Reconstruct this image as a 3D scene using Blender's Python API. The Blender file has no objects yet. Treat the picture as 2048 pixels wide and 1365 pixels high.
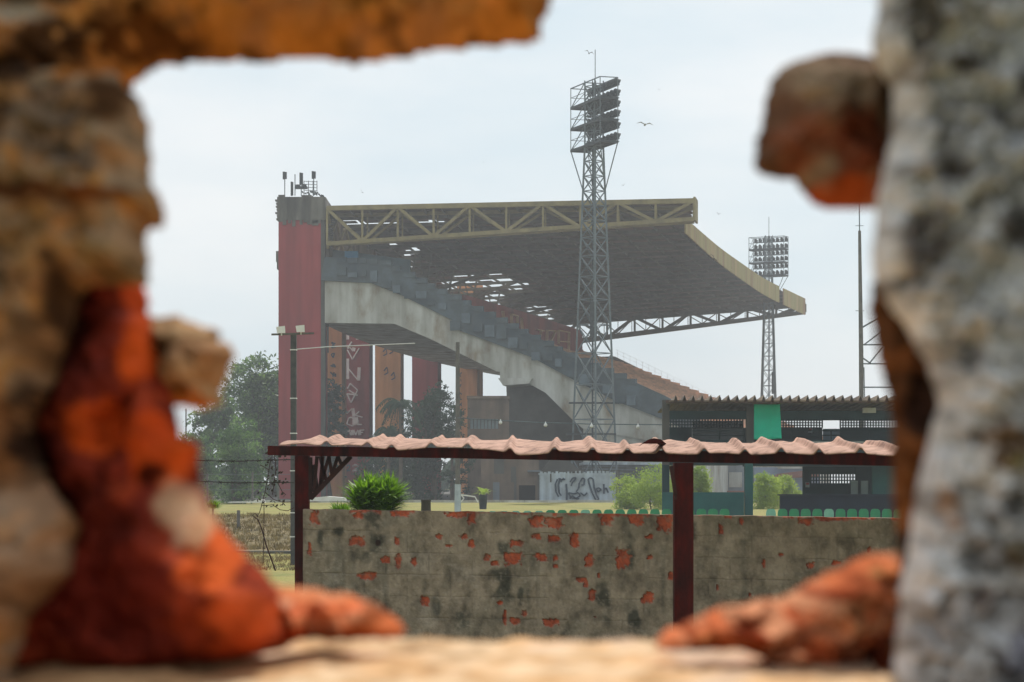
import bpy, math, random
import numpy as np
from mathutils import Vector, Matrix
random.seed(7)
S = bpy.context.scene
COL = S.collection
F0, CX, HY, EZ = 4000.0, 1024.0, 965.0, 1.6     # focal length in photo pixels, principal column, horizon row, eye height

# ---------------------------------------------------------------- camera, sky, sun, exposure
cam = bpy.data.cameras.new('camera'); co = bpy.data.objects.new('camera', cam); COL.objects.link(co)
co.location = (0, 0, EZ); co.rotation_euler = (math.radians(90), 0, 0)
cam.sensor_width = 36; cam.lens = 36*F0/2048; cam.shift_y = (HY-682.5)/2048
cam.clip_start = 0.05; cam.clip_end = 6000
cam.dof.use_dof = True; cam.dof.focus_distance = 90; cam.dof.aperture_fstop = 14
S.camera = co
SUN_EL, SUN_AZ = math.radians(50), math.radians(12)       # azimuth to the right of the view direction
W = bpy.data.worlds.new('World'); S.world = W; W.use_nodes = True
nt = W.node_tree; bg = nt.nodes['Background']
sky = nt.nodes.new('ShaderNodeTexSky'); sky.sky_type = 'NISHITA'; sky.sun_disc = False
sky.sun_elevation = SUN_EL; sky.sun_rotation = SUN_AZ; sky.dust_density = 3; sky.air_density = 1.0
tc = nt.nodes.new('ShaderNodeTexCoord'); mp = nt.nodes.new('ShaderNodeMapping'); mp.inputs['Scale'].default_value = (1, 1, 3.2)
cn = nt.nodes.new('ShaderNodeTexNoise'); cn.inputs['Scale'].default_value = 5.5; cn.inputs['Detail'].default_value = 5
cr = nt.nodes.new('ShaderNodeValToRGB'); cr.color_ramp.elements[0].position = .3; cr.color_ramp.elements[1].position = .72
cr.color_ramp.elements[0].color = (6.5, 7.7, 8.4, 1); cr.color_ramp.elements[1].color = (8.9, 9.15, 9.25, 1)
mx = nt.nodes.new('ShaderNodeMix'); mx.data_type = 'RGBA'; mx.inputs[0].default_value = .9
nt.links.new(tc.outputs['Generated'], mp.inputs[0]); nt.links.new(mp.outputs[0], cn.inputs['Vector'])
nt.links.new(cn.outputs['Fac'], cr.inputs[0])
nt.links.new(sky.outputs[0], mx.inputs[6]); nt.links.new(cr.outputs[0], mx.inputs[7])
nt.links.new(mx.outputs[2], bg.inputs[0]); bg.inputs[1].default_value = 0.1
sl = bpy.data.lights.new('sun', 'SUN'); so = bpy.data.objects.new('sun', sl); COL.objects.link(so)
sl.energy = 3.6; sl.angle = math.radians(0.6); sl.color = (1, .94, .85)
sd = Vector((math.sin(SUN_AZ)*math.cos(SUN_EL), math.cos(SUN_AZ)*math.cos(SUN_EL), math.sin(SUN_EL)))
so.rotation_euler = sd.to_track_quat('Z', 'Y').to_euler(); so.location = (0, 30, 60)
S.view_settings.view_transform = 'Standard'; S.view_settings.look = 'None'
S.view_settings.exposure = 0.07; S.view_settings.gamma = 1
S.cycles.max_bounces = 6; S.cycles.volume_bounces = 0; S.cycles.use_denoising = True

# ---------------------------------------------------------------- helpers
def P(px, py, d): return Vector(((px-CX)/F0*d, d, EZ+(HY-py)/F0*d))
def lin(c):
    return tuple(((v/255)/12.92 if v/255 <= .04045 else ((v/255+.055)/1.055)**2.4) for v in c)
def mat(name, c1, c2=None, scale=4.0, rough=.85, bump=.3, bscale=None, metal=0, detail=6, trans=0, stretch=(1,1,1), c3=None, attr=None, bdist=.05, streak=None, spec=.25):
    """procedural material: two/three tones (sRGB 0-255 of the bare surface) mixed by noise + bump"""
    m = bpy.data.materials.new(name); m.use_nodes = True; t = m.node_tree; b = t.nodes['Principled BSDF']
    b.inputs['Roughness'].default_value = rough; b.inputs['Metallic'].default_value = metal
    b.inputs['Specular IOR Level'].default_value = spec
    cd = t.nodes.new('ShaderNodeTexCoord'); ma = t.nodes.new('ShaderNodeMapping'); ma.inputs['Scale'].default_value = stretch
    t.links.new(cd.outputs['Object'], ma.inputs[0])
    n = t.nodes.new('ShaderNodeTexNoise'); n.inputs['Scale'].default_value = scale; n.inputs['Detail'].default_value = detail; n.inputs['Roughness'].default_value = .62
    t.links.new(ma.outputs[0], n.inputs['Vector'])
    r = t.nodes.new('ShaderNodeValToRGB'); e = r.color_ramp.elements
    c2 = c2 or tuple(max(0, v*.78) for v in c1)
    e[0].position = .33; e[1].position = .67
    e[0].color = (*lin(c2), 1); e[1].color = (*lin(c1), 1)
    if c3: x = r.color_ramp.elements.new(.5); x.color = (*lin(c3), 1)
    t.links.new(n.outputs['Fac'], r.inputs[0]); out = r.outputs[0]
    if attr:
        a = t.nodes.new('ShaderNodeVertexColor'); a.layer_name = attr
        k = t.nodes.new('ShaderNodeMix'); k.data_type = 'RGBA'; k.blend_type = 'MULTIPLY'; k.inputs[0].default_value = 1
        t.links.new(a.outputs[0], k.inputs[6]); t.links.new(r.outputs[0], k.inputs[7]); out = k.outputs[2]
    if streak:       # vertical run-off stains and coarse grime
        m2 = t.nodes.new('ShaderNodeMapping'); m2.inputs['Scale'].default_value = (1, 1, .09); t.links.new(cd.outputs['Object'], m2.inputs[0])
        n3 = t.nodes.new('ShaderNodeTexNoise'); n3.inputs['Scale'].default_value = streak[0]; n3.inputs['Detail'].default_value = 5; t.links.new(m2.outputs[0], n3.inputs['Vector'])
        r3 = t.nodes.new('ShaderNodeValToRGB'); r3.color_ramp.elements[0].position = .4; r3.color_ramp.elements[1].position = .62
        v3 = 1-streak[1]; r3.color_ramp.elements[0].color = (v3, v3*.97, v3*.93, 1); r3.color_ramp.elements[1].color = (1, 1, 1, 1); t.links.new(n3.outputs['Fac'], r3.inputs[0])
        k3 = t.nodes.new('ShaderNodeMix'); k3.data_type = 'RGBA'; k3.blend_type = 'MULTIPLY'; k3.inputs[0].default_value = 1
        t.links.new(out, k3.inputs[6]); t.links.new(r3.outputs[0], k3.inputs[7]); out = k3.outputs[2]
    t.links.new(out, b.inputs['Base Color'])
    if bump:
        n2 = t.nodes.new('ShaderNodeTexNoise'); n2.inputs['Scale'].default_value = bscale or scale*4; n2.inputs['Detail'].default_value = 5
        t.links.new(ma.outputs[0], n2.inputs['Vector'])
        bp = t.nodes.new('ShaderNodeBump'); bp.inputs['Strength'].default_value = bump; bp.inputs['Distance'].default_value = bdist
        t.links.new(n2.outputs['Fac'], bp.inputs['Height']); t.links.new(bp.outputs[0], b.inputs['Normal'])
    if trans:
        tr = t.nodes.new('ShaderNodeBsdfTranslucent'); t.links.new(out, tr.inputs[0])
        ms = t.nodes.new('ShaderNodeMixShader'); ms.inputs[0].default_value = trans
        t.links.new(b.outputs[0], ms.inputs[1]); t.links.new(tr.outputs[0], ms.inputs[2])
        t.links.new(ms.outputs[0], t.nodes['Material Output'].inputs[0])
    return m
def tag(o, label=None, cat=None, group=None, kind=None):
    if label: o['label'] = label
    if cat: o['category'] = cat
    if group: o['group'] = group
    if kind: o['kind'] = kind
    return o
def empty(name, loc, label, cat, group=None):
    o = bpy.data.objects.new(name, None); COL.objects.link(o); o.location = loc; o.empty_display_size = .2
    return tag(o, label, cat, group)
def origin_of(o):
    v = Vector((0, 0, 0))
    while o is not None: v += Vector(o.location); o = o.parent
    return v
class MB:
    def __init__(s): s.v = []; s.f = []
    def add(s, vs, fs):
        n = len(s.v); s.v += [tuple(v) for v in vs]; s.f += [tuple(i+n for i in f) for f in fs]; return s
    def hexa(s, p):      # 4 bottom corners then 4 top corners
        return s.add(p, [(3,2,1,0),(4,5,6,7),(0,1,5,4),(1,2,6,5),(2,3,7,6),(3,0,4,7)])
    def box(s, x0, x1, y0, y1, z0, z1):
        return s.hexa([(x0,y0,z0),(x1,y0,z0),(x1,y1,z0),(x0,y1,z0),(x0,y0,z1),(x1,y0,z1),(x1,y1,z1),(x0,y1,z1)])
    def obox(s, c, az, w, dp, z0, z1):     # box centred on c (x,y), rotated az, width w, depth dp
        cx, cy = c; ux, uy = math.cos(az), math.sin(az); q = []
        for a, b in ((-1,-1),(1,-1),(1,1),(-1,1)):
            q.append((cx+a*w/2*ux-b*dp/2*uy, cy+a*w/2*uy+b*dp/2*ux))
        return s.hexa([(x,y,z0) for x,y in q]+[(x,y,z1) for x,y in q])
    def bar(s, a, b, w, h=None, n=4):
        a, b = Vector(a), Vector(b); h = h or w; d = (b-a)
        if d.length < 1e-6: return s
        d.normalize(); up = Vector((0,0,1)) if abs(d.z) < .95 else Vector((0,1,0))
        x = d.cross(up).normalized(); y = x.cross(d).normalized(); vs = []
        if n == 4:
            for p in (a, b):
                for i, j in ((-1,-1),(1,-1),(1,1),(-1,1)): vs.append(p+x*i*w/2+y*j*h/2)
        else:
            for p in (a, b):
                for i in range(n): t = 2*math.pi*i/n; vs.append(p+x*math.cos(t)*w/2+y*math.sin(t)*h/2)
        fs = [tuple(range(n-1,-1,-1)), tuple(range(n, 2*n))]+[(i,(i+1)%n,n+(i+1)%n,n+i) for i in range(n)]
        return s.add(vs, fs)
    def tube(s, pts, rad, n=7):
        rad = rad if isinstance(rad, (list, tuple)) else [rad]*len(pts)
        pts = [Vector(p) for p in pts]; base = len(s.v); vs = []
        for k, p in enumerate(pts):
            d = (pts[min(k+1,len(pts)-1)]-pts[max(k-1,0)]).normalized(); up = Vector((0,0,1)) if abs(d.z) < .9 else Vector((1,0,0))
            x = d.cross(up).normalized(); y = x.cross(d)
            for i in range(n): t = 2*math.pi*i/n; vs.append(p+(x*math.cos(t)+y*math.sin(t))*rad[k])
        fs = [(k*n+i, k*n+(i+1)%n, (k+1)*n+(i+1)%n, (k+1)*n+i) for k in range(len(pts)-1) for i in range(n)]
        fs += [tuple(range(n-1,-1,-1)), tuple((len(pts)-1)*n+i for i in range(n))]
        return s.add(vs, fs)
    def prism(s, poly, off):       # planar polygon (3D points) extruded by vector
        off = Vector(off); n = len(poly); poly = [Vector(p) for p in poly]
        return s.add(poly+[p+off for p in poly], [tuple(range(n)), tuple(range(2*n-1,n-1,-1))]+[(i,n+i,n+(i+1)%n,(i+1)%n) for i in range(n)])
    def build(s, name, m, parent=None, smooth=False, origin=None, attr=None):
        me = bpy.data.meshes.new(name)
        if parent is not None: org = origin_of(parent)
        elif origin is not None: org = Vector(origin)
        else:
            a = np.array(s.v); org = Vector((float((a[:,0].min()+a[:,0].max())/2), float((a[:,1].min()+a[:,1].max())/2), float(a[:,2].min())))
        me.from_pydata([(v[0]-org.x, v[1]-org.y, v[2]-org.z) for v in s.v], [], s.f); me.materials.append(m)
        if attr is not None:
            ca = me.color_attributes.new('Col', 'FLOAT_COLOR', 'POINT')
            ca.data.foreach_set('color', np.concatenate([attr, np.ones((len(attr),1))], 1).astype(np.float32).ravel())
        if smooth: me.shade_smooth()
        o = bpy.data.objects.new(name, me); COL.objects.link(o)
        if parent is not None: o.parent = parent
        else: o.location = org
        return o
def copy_tree(o, parent=None):
    c = o.copy(); COL.objects.link(c); c.parent = parent
    for ch in o.children: copy_tree(ch, c)
    return c
_T = np.random.RandomState(3).rand(64, 64)
def vn(x, y, sd=0):
    x = np.asarray(x, float)+sd*17.31; y = np.asarray(y, float)+sd*9.77
    xi = np.floor(x).astype(int); yi = np.floor(y).astype(int); fx = x-xi; fy = y-yi
    fx = fx*fx*(3-2*fx); fy = fy*fy*(3-2*fy); a = lambda i, j: _T[(xi+i) % 64, (yi+j) % 64]
    return (a(0,0)*(1-fx)+a(1,0)*fx)*(1-fy)+(a(0,1)*(1-fx)+a(1,1)*fx)*fy
def fbm(x, y, sd=0, o=4):
    r = 0; w = .5; t = 0
    for k in range(o): r = r+w*vn(x*2**k, y*2**k, sd+k*3); t += w; w *= .55
    return r/t

# ---------------------------------------------------------------- materials
M = {}
M['concrete'] = mat('concrete_light', (198,198,192), (146,132,112), .5, bump=.2, c3=(182,182,174), stretch=(1,1,.5), streak=(.9,.3))
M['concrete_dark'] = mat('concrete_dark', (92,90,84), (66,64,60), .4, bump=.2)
M['parapet'] = mat('parapet_paint', (84,98,106), (54,68,78), .5, bump=.3, c3=(70,80,84))
M['parapet_block'] = mat('pale_block_paint', (98,112,120), (76,88,96), 1)
M['steps'] = mat('seating_concrete', (206,150,110), (150,112,86), .3, bump=.3)
M['red'] = mat('faded_red_paint', (164,60,60), (140,52,54), .25, bump=.1, stretch=(1,1,.35), streak=(1.1,.22))
M['crown'] = mat('soot_stained_concrete', (120,116,106), (66,64,60), .55, bump=.5, stretch=(1,1,.3), streak=(1.3,.5))
M['orange'] = mat('faded_orange_paint', (236,164,108), (208,140,88), .3, bump=.1, stretch=(1,1,.4), streak=(1.2,.25))
M['truss'] = mat('ochre_painted_steel', (148,134,92), (112,102,72), .8, bump=.1)
M['truss_dark'] = mat('dull_painted_steel', (104,98,80), (78,74,62), .8, bump=.1)
M['roof'] = mat('rusty_roof_sheet', (126,100,82), (68,58,52), .3, bump=.3, stretch=(.25,1,1), c3=(98,80,68))
M['fascia'] = mat('fascia_panel', (178,150,110), (150,116,88), .35, bump=.1, stretch=(1,1,.1), c3=(160,148,100))
M['galv'] = mat('galvanised_steel', (112,122,126), (88,98,104), 2, bump=.1, metal=.3, rough=.6)
M['lamp'] = mat('floodlight_casing', (62,68,72), (42,48,52), 3, bump=.1, rough=.6)
M['graf_w'] = mat('pale_spray_paint', (250,236,232), (230,208,206), 2, bump=0)
M['graf_d'] = mat('dark_spray_paint', (60,74,88), (44,58,72), 2, bump=0)
M['graf_t'] = mat('tan_painted_letters', (214,176,130), (176,140,106), 1, bump=0)
M['rust'] = mat('rust_red_painted_steel', (90,22,15), (38,16,12), 7, bump=.4, bscale=60, bdist=.004, rough=.6, c3=(64,20,16), stretch=(1,1,.4))
M['rust'].node_tree.nodes['Principled BSDF'].inputs['Roughness'].default_value = .9; M['rust'].node_tree.nodes['Principled BSDF'].inputs['Specular IOR Level'].default_value = .05
M['rust_dark'] = mat('dark_stained_timber', (70,38,32), (36,22,20), 6, bump=.5, bscale=50, bdist=.006)
M['pink'] = mat('sunbleached_red_roof_sheet', (188,150,130), (116,86,72), 8, bump=.3, bscale=60, bdist=.004, c3=(186,146,128), streak=(9,.25))
M['green_dark'] = mat('dark_green_paint', (22,58,60), (12,38,42), .8, bump=.1)
M['green'] = mat('teal_green_paint', (44,98,92), (34,80,78), .8, bump=.1)
M['banner'] = mat('bright_green_cloth', (0,204,168), (0,182,150), 1.5, bump=.3, bscale=3)
M['asbestos'] = mat('weathered_fibre_cement', (150,132,112), (96,84,74), 1.2, bump=.3, stretch=(1,.3,1))
M['navy'] = mat('dark_navy_panel', (30,42,56), (22,30,42), 1, bump=.05)
M['grey_wall'] = mat('grey_render', (128,136,142), (104,112,118), .6, bump=.1, streak=(1.2,.25))
M['brown_wall'] = mat('brown_grey_render', (130,112,96), (100,86,76), .5, bump=.15, streak=(1,.3))
M['white_wall'] = mat('pale_blue_white_render', (186,200,210), (150,160,170), .8, bump=.1, c3=(176,188,196), streak=(1.6,.3))
M['glass'] = mat('window_glass', (160,176,180), (120,134,140), 1, rough=.2, bump=0)
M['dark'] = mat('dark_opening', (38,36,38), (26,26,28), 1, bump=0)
M['tile'] = mat('red_roof_tile', (150,92,74), (120,72,60), .6, bump=.3)
M['seat_green'] = mat('green_plastic_seat', (34,134,88), (26,116,78), 3, bump=0, rough=.45)
M['seat_pale'] = mat('faded_green_plastic_seat', (120,178,154), (100,160,138), 3, bump=0, rough=.5)
M['bark'] = mat('grey_bark', (104,92,78), (70,62,54), 2, bump=.5)
M['leaf'] = mat('broad_leaves', (140,176,92), (28,54,36), .55, bump=0, trans=.5, rough=.5, c3=(76,106,60))  # tone contrast paints in sunlit tips against shaded foliage
M['leaf_dark'] = mat('dark_leaves', (66,92,60), (34,54,44), .4, bump=0, trans=.35, rough=.6)
M['leaf_light'] = mat('light_leaves', (180,196,88), (122,150,62), .6, bump=0, trans=.5, rough=.6)
M['agave'] = mat('bright_strap_leaves', (136,178,42), (50,86,28), 9, bump=0, trans=.5, rough=.45)
M['white_metal'] = mat('white_painted_metal', (225,225,222), (205,205,200), 2, bump=0, rough=.4)
M['pole'] = mat('grey_concrete_pole', (112,108,102), (84,82,80), 3, bump=.2)
M['bird'] = mat('dark_feathers', (54,52,54), (36,36,40), 8, bump=0)
M['bird_w'] = mat('pale_feathers', (170,172,178), (140,142,150), 8, bump=0)
M['wire'] = mat('dark_wire', (70,66,62), (50,46,44), 8, bump=0, metal=.3)
M['blue'] = mat('blue_panel', (52,110,140), (40,92,124), 1, bump=0)
M['attr'] = mat('broken_masonry', (255,252,250), (196,190,184), 60, bump=.5, bscale=150, bdist=.002, attr='Col', rough=1, spec=.03, c3=(238,234,230))
M['attr_plaster'] = mat('rough_cast_plaster', (255,255,255), (205,203,200), 70, bump=.7, bscale=200, bdist=.003, attr='Col', rough=.95, c3=(232,232,232))
M['wallattr'] = mat('peeling_wall_render', (255,252,248), (168,165,160), 5, bump=.6, bscale=40, bdist=.01, attr='Col', rough=.95, c3=(224,220,214))

# ---------------------------------------------------------------- ground and field
def ground_z(x, y):
    if y < 58: z = -1.05
    elif y < 75: z = -1.05
    elif y < 91: t = (y-75)/16; z = -1.05+1.05*(t*t*(3-2*t))
    else: z = 0
    return z
def grid_sheet(xs, ys, zf):
    b = MB(); n = len(xs)
    for y in ys:
        for x in xs: b.v.append((x, y, zf(x, y)))
    for j in range(len(ys)-1):
        for i in range(n-1): b.f.append((j*n+i, j*n+i+1, (j+1)*n+i+1, (j+1)*n+i))
    return b
xs = [-2500,-900,-300]+[k*3.0-60 for k in range(51)]+[300,900,2500]
ys = [-60,-5,0,10,25,40,52]+[54+k*1.2 for k in range(38)]+[104,112,125,140,160,180,200,230,270,330,420,600,1000,2000,4000]
def bumpy(x, y): return ground_z(x, y)+(float(fbm(x*.5, y*.5, 2))-.5)*(.22 if 54 < y < 100 else .05)
gm = mat('dry_patchy_grass', (122,130,48), (86,104,34), .35, bump=.8, bscale=6, c3=(140,128,66), bdist=.15)
tag(grid_sheet(xs, ys, bumpy).build('ground', gm, origin=(0,0,0)), kind='structure')
bm_ = mat('dry_dead_grass_bank', (138,114,84), (78,66,42), 1.6, bump=1, bscale=7, c3=(124,110,72), bdist=.25, stretch=(.5,1,1))
bk = grid_sheet([-40+k*.5 for k in range(80)], [74.5+k*.45 for k in range(35)], lambda x, y: bumpy(x, y)+.03+.12*float(fbm(x*1.7, y*1.7, 5)))
tag(bk.build('bank', bm_, origin=(0,0,0)), kind='structure')
# tufts on the lower grass and bank
def blades(b, x, y, z, n, h, spread, w):
    for k in range(n):
        a = random.uniform(0, 6.28); l = random.uniform(.4, 1)*spread; hh = h*random.uniform(.5, 1.1)
        p = Vector((x+random.gauss(0, spread*.3), y+random.gauss(0, spread*.3), z)); q = p+Vector((math.cos(a)*l*.5, math.sin(a)*l*.5, hh))
        s = Vector((-math.sin(a), math.cos(a), 0))*w
        b.add([p-s, p+s, q], [(0,1,2)])
tb = MB()
for k in range(6500):
    x = random.uniform(-24, -7); y = random.uniform(60, 98)
    on = 75 < y < 90; blades(tb, x*y/80, y, bumpy(x*y/80, y)+(.08 if on else 0), 5, .2 if on else .12, .3, .03 if on else .018)
tag(tb.build('grass_tufts', mat('grass_blades', (150,132,84), (76,66,38), 1.5, bump=0, trans=.3), origin=(0,0,0)), 'short dry grass tufts on the bank and field', 'grass', kind='stuff')
# kerb track round the field
kb = MB()
for x in np.arange(-45, 45, 2.0):
    kb.box(x, x+1.97, 158, 158.5, -.05, .16+.03*random.random())
tag(kb.build('kerb', M['concrete']), kind='structure')
pv = MB().box(-60, 60, 160, 400, -.04, .03); tag(pv.build('pavement', M['concrete_dark']), kind='structure')
cb = MB().box(-17, -5, 74.0, 74.6, -1.3, -.95); tag(cb.build('low_kerb', M['concrete_dark']), kind='structure')

# ---------------------------------------------------------------- grandstand
def bez(p0, p1, p2, t): return tuple((1-t)**2*a+2*t*(1-t)*b+t*t*c for a, b, c in zip(p0, p1, p2))
def Bk(s): return bez((-17.5,190), (-14.5,243), (2,293), s)
_fs = np.linspace(0, 1, 201); _fx = np.interp(182+99*_fs, [182,198,220.5,253.6,281], [13.9,17.5,22.9,31.9,41.2])
_fx = np.convolve(np.pad(_fx, 16, mode='reflect', reflect_type='odd'), np.ones(33)/33, 'valid')
def Fr(s): s_ = min(max(s, 0), 1); return (float(np.interp(s_, _fs, _fx))+(s-s_)*35, 182+99*s)
def pt(s, u, z):
    b, f = Bk(s), Fr(s); return Vector((b[0]+(f[0]-b[0])*u, b[1]+(f[1]-b[1])*u, z))
def fromimg(s, px, py):      # plan position on frame s seen in column px, and its height
    lo, hi = -.6, 2.0
    for _ in range(50):
        m = (lo+hi)/2; q = pt(s, m, 0)
        if CX+F0*q.x/q.y < px: lo = m
        else: hi = m
    q = pt(s, lo, 0); return lo, EZ+(HY-py)/F0*q.y
GS = empty('grandstand', (0, 230, 0), 'huge concrete stadium grandstand with a rusty cantilever truss roof full of holes', 'grandstand')
NS = 26
def loft(profile, s0, s1, n, name, m, ztop=None):
    """closed (u,z) profile swept along the curve of the stand"""
    b = MB(); k = len(profile)
    for i in range(n+1):
        s = s0+(s1-s0)*i/n
        for u, z in profile:
            if ztop: z = min(z, ztop(s, u))
            b.v.append(tuple(pt(s, u, z)))
    for i in range(n):
        for j in range(k):
            a = i*k+j; c = i*k+(j+1) % k; b.f.append((a, c, c+k, a+k))
    b.f.append(tuple(range(k-1, -1, -1))); b.f.append(tuple(n*k+j for j in range(k)))
    return b.build(name, m, GS)
img0 = lambda L: [fromimg(0, x, y) for x, y in L]
top_rk = [(643,562),(742,567),(804,592),(904,641),(919,662),(1065,716),(1147,760),(1235,804),(1326,839),(1400,872)]
bot_rk = [(1400,900),(1166,858),(1144,839),(1091,786),(1042,759),(1000,757),(1000,744),(992,743),(860,678),(789,648),(643,646)]
zlim = lambda s, u: 60 if s < .01 else 60-(60-17.2)*min(1, s*1.15)
loft(img0(top_rk)+img0(bot_rk), 0, 1, NS, 'raker_slab', M['concrete'], zlim)
# soffit girders below the slab and the front wall under it
loft(img0([(1166,857.5),(1400,899),(1400,1004),(1166,1004)]), 0.002, .97, NS, 'front_wall', M['concrete'])
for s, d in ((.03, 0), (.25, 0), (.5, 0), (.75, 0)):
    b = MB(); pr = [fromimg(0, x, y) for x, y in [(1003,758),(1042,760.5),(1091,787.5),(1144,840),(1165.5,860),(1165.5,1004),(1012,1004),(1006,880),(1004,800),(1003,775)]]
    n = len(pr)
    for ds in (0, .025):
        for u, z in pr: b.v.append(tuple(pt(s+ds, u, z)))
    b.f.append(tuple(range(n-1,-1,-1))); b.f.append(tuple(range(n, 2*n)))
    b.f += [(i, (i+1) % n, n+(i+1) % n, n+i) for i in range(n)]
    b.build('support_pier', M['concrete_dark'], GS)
# corbel block
cbl = [fromimg(0, x, y) for x, y in [(998,757.4),(1066,757.4),(1060,768),(1008,772)]]
b = MB(); b.v = [tuple(pt(-.004, u, z)) for u, z in cbl]+[tuple(pt(.06, u, z)) for u, z in cbl]; b.f = [(3,2,1,0),(4,5,6,7),(0,1,5,4),(1,2,6,5),(2,3,7,6),(3,0,4,7)]
b.build('corbel', M['concrete'], GS)
# stepped seating
sk = img0([(650,515),(760,520),(815,548),(905,592),(966,622),(1068,672),(1149,712),(1229,746),(1326,790),(1400,828)])
def interp(L, u):
    for (a, za), (b_, zb) in zip(L, L[1:]):
        if u <= b_: return za+(zb-za)*(u-a)/(b_-a)
    return L[-1][1]
rk = img0(top_rk)
us = np.linspace(sk[0][0], sk[-1][0], 34); prof = []
for a, c in zip(us, us[1:]): z = interp(sk, c)-.35; prof += [(a+.0005, z), (c, z)]
steps = prof+[(u, z+.02) for u, z in reversed(rk)]
zcap = lambda s, u: 60 if s < .05 else 60-(60-18.9)*min(1, s*1.08)
loft(steps, .006, 1, NS, 'seating_steps', M['steps'], zcap)
# side parapet on the near end: stepped panels with raised blocks
b = MB(); n = len(sk); q = sk+[(u, z+.02) for u, z in reversed(rk)]; m_ = len(q)
b.v = [tuple(pt(-.003, u, z)) for u, z in q]+[tuple(pt(.0015, u, z)) for u, z in q]
b.f = [tuple(range(m_-1,-1,-1)), tuple(range(m_, 2*m_))]+[(i, (i+1) % m_, m_+(i+1) % m_, m_+i) for i in range(m_)]
b.build('side_parapet', M['parapet'], GS)
b = MB(); b2 = MB(); nb = 26
for k in range(nb):
    u0 = .03+.9*k/nb; u1 = u0+.9/nb*random.uniform(.55, .95); zt = interp(sk, u1); zb = interp(rk, u1)
    h = zt-zb; a0 = zb+h*random.uniform(.02,.4); a1 = a0+h*random.uniform(.15,.45); bb = b if k % 2 else b2
    c = [pt(-.0055, u0, a0), pt(-.0055, u1, a0), pt(-.0031, u1, a0), pt(-.0031, u0, a0)]
    MB().hexa(c+[v+Vector((0,0,a1-a0)) for v in c]).build('parapet_block', M['parapet_block'] if k % 2 else M['parapet'], GS)
    zc = interp(sk, u0)
    c = [pt(-.0045, u0, zc-.5), pt(-.0045, u1, zc-.5), pt(.002, u1, zc-.5), pt(.002, u0, zc-.5)]
    MB().hexa(c+[v+Vector((0,0,.5)) for v in c]).build('coping_step', M['parapet'], GS)
# blue board near the top of the seating
c = [fromimg(0, x, y) for x, y in [(686,522),(712,522),(712,500),(686,500)]]
MB().hexa([pt(.01, c[0][0], c[0][1]), pt(.01, c[1][0], c[1][1]), pt(.014, c[1][0], c[1][1]), pt(.014, c[0][0], c[0][1])]+[pt(.01, c[3][0], c[3][1]), pt(.01, c[2][0], c[2][1]), pt(.014, c[2][0], c[2][1]), pt(.014, c[3][0], c[3][1])]).build('blue_board', M['blue'], GS)
# teal back panels at the top
c = [fromimg(0, x, y) for x, y in [(655,545),(810,545),(810,512),(655,492)]]
b = MB(); b.v = [tuple(pt(.03, u, z)) for u, z in c]+[tuple(pt(.035, u, z)) for u, z in c]; b.f = [(3,2,1,0),(4,5,6,7),(0,1,5,4),(1,2,6,5),(2,3,7,6),(3,0,4,7)]
b.build('back_panel', mat('teal_board', (70,92,98), (52,70,76), .7), GS)
# lettered wall at the back of the seats
def wallpt(px, py, off=0):
    a, c = Vector((-6.3, 208)), Vector((9.3, 267)); lo, hi = 0, 1.3
    for _ in range(40):
        m = (lo+hi)/2; q_ = a+(c-a)*m
        if CX+F0*q_.x/q_.y < px: lo = m
        else: hi = m
    q_ = a+(c-a)*lo; nrm = Vector((59, -15.6)).normalized()
    if nrm.y > 0: nrm = -nrm
    z = EZ+(HY-py)/F0*q_.y; q_ = q_+nrm*off
    return Vector((q_.x, q_.y, z))
lw = MB(); wn = Vector((.967, -.256, 0))*.5
lw.prism([wallpt(930,668), wallpt(1165,745), wallpt(1165,662), wallpt(1060,628), wallpt(975,603), wallpt(930,590)], -wn)
lwo = lw.build('lettered_wall', mat('faded_maroon_paint', (158,66,56), (112,52,50), .3, stretch=(1,1,.3)), GS)
def strokes(b, pts, w, f):
    for p, q in zip(pts, pts[1:]): b.bar(f(*p), f(*q), w, .12)
z2 = lambda x, y: wallpt(900+x/6.827, 560+y/6.827, .12)
for L in [[(1170,680),(1260,700)],[(1225,700),(1205,800)],[(1310,690),(1305,840),(1350,860),(1420,700),(1310,690)],[(1470,880),(1465,690),(1610,720),(1605,980)],[(1475,840),(1605,850)],
          [(820,470),(825,610),(905,640),(905,500),(820,470)],[(960,520),(970,690)],[(700,430),(720,560)]]:
    lt = MB(); strokes(lt, L, .42, z2); lt.build('painted_letter', M['graf_t'], lwo)
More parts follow.
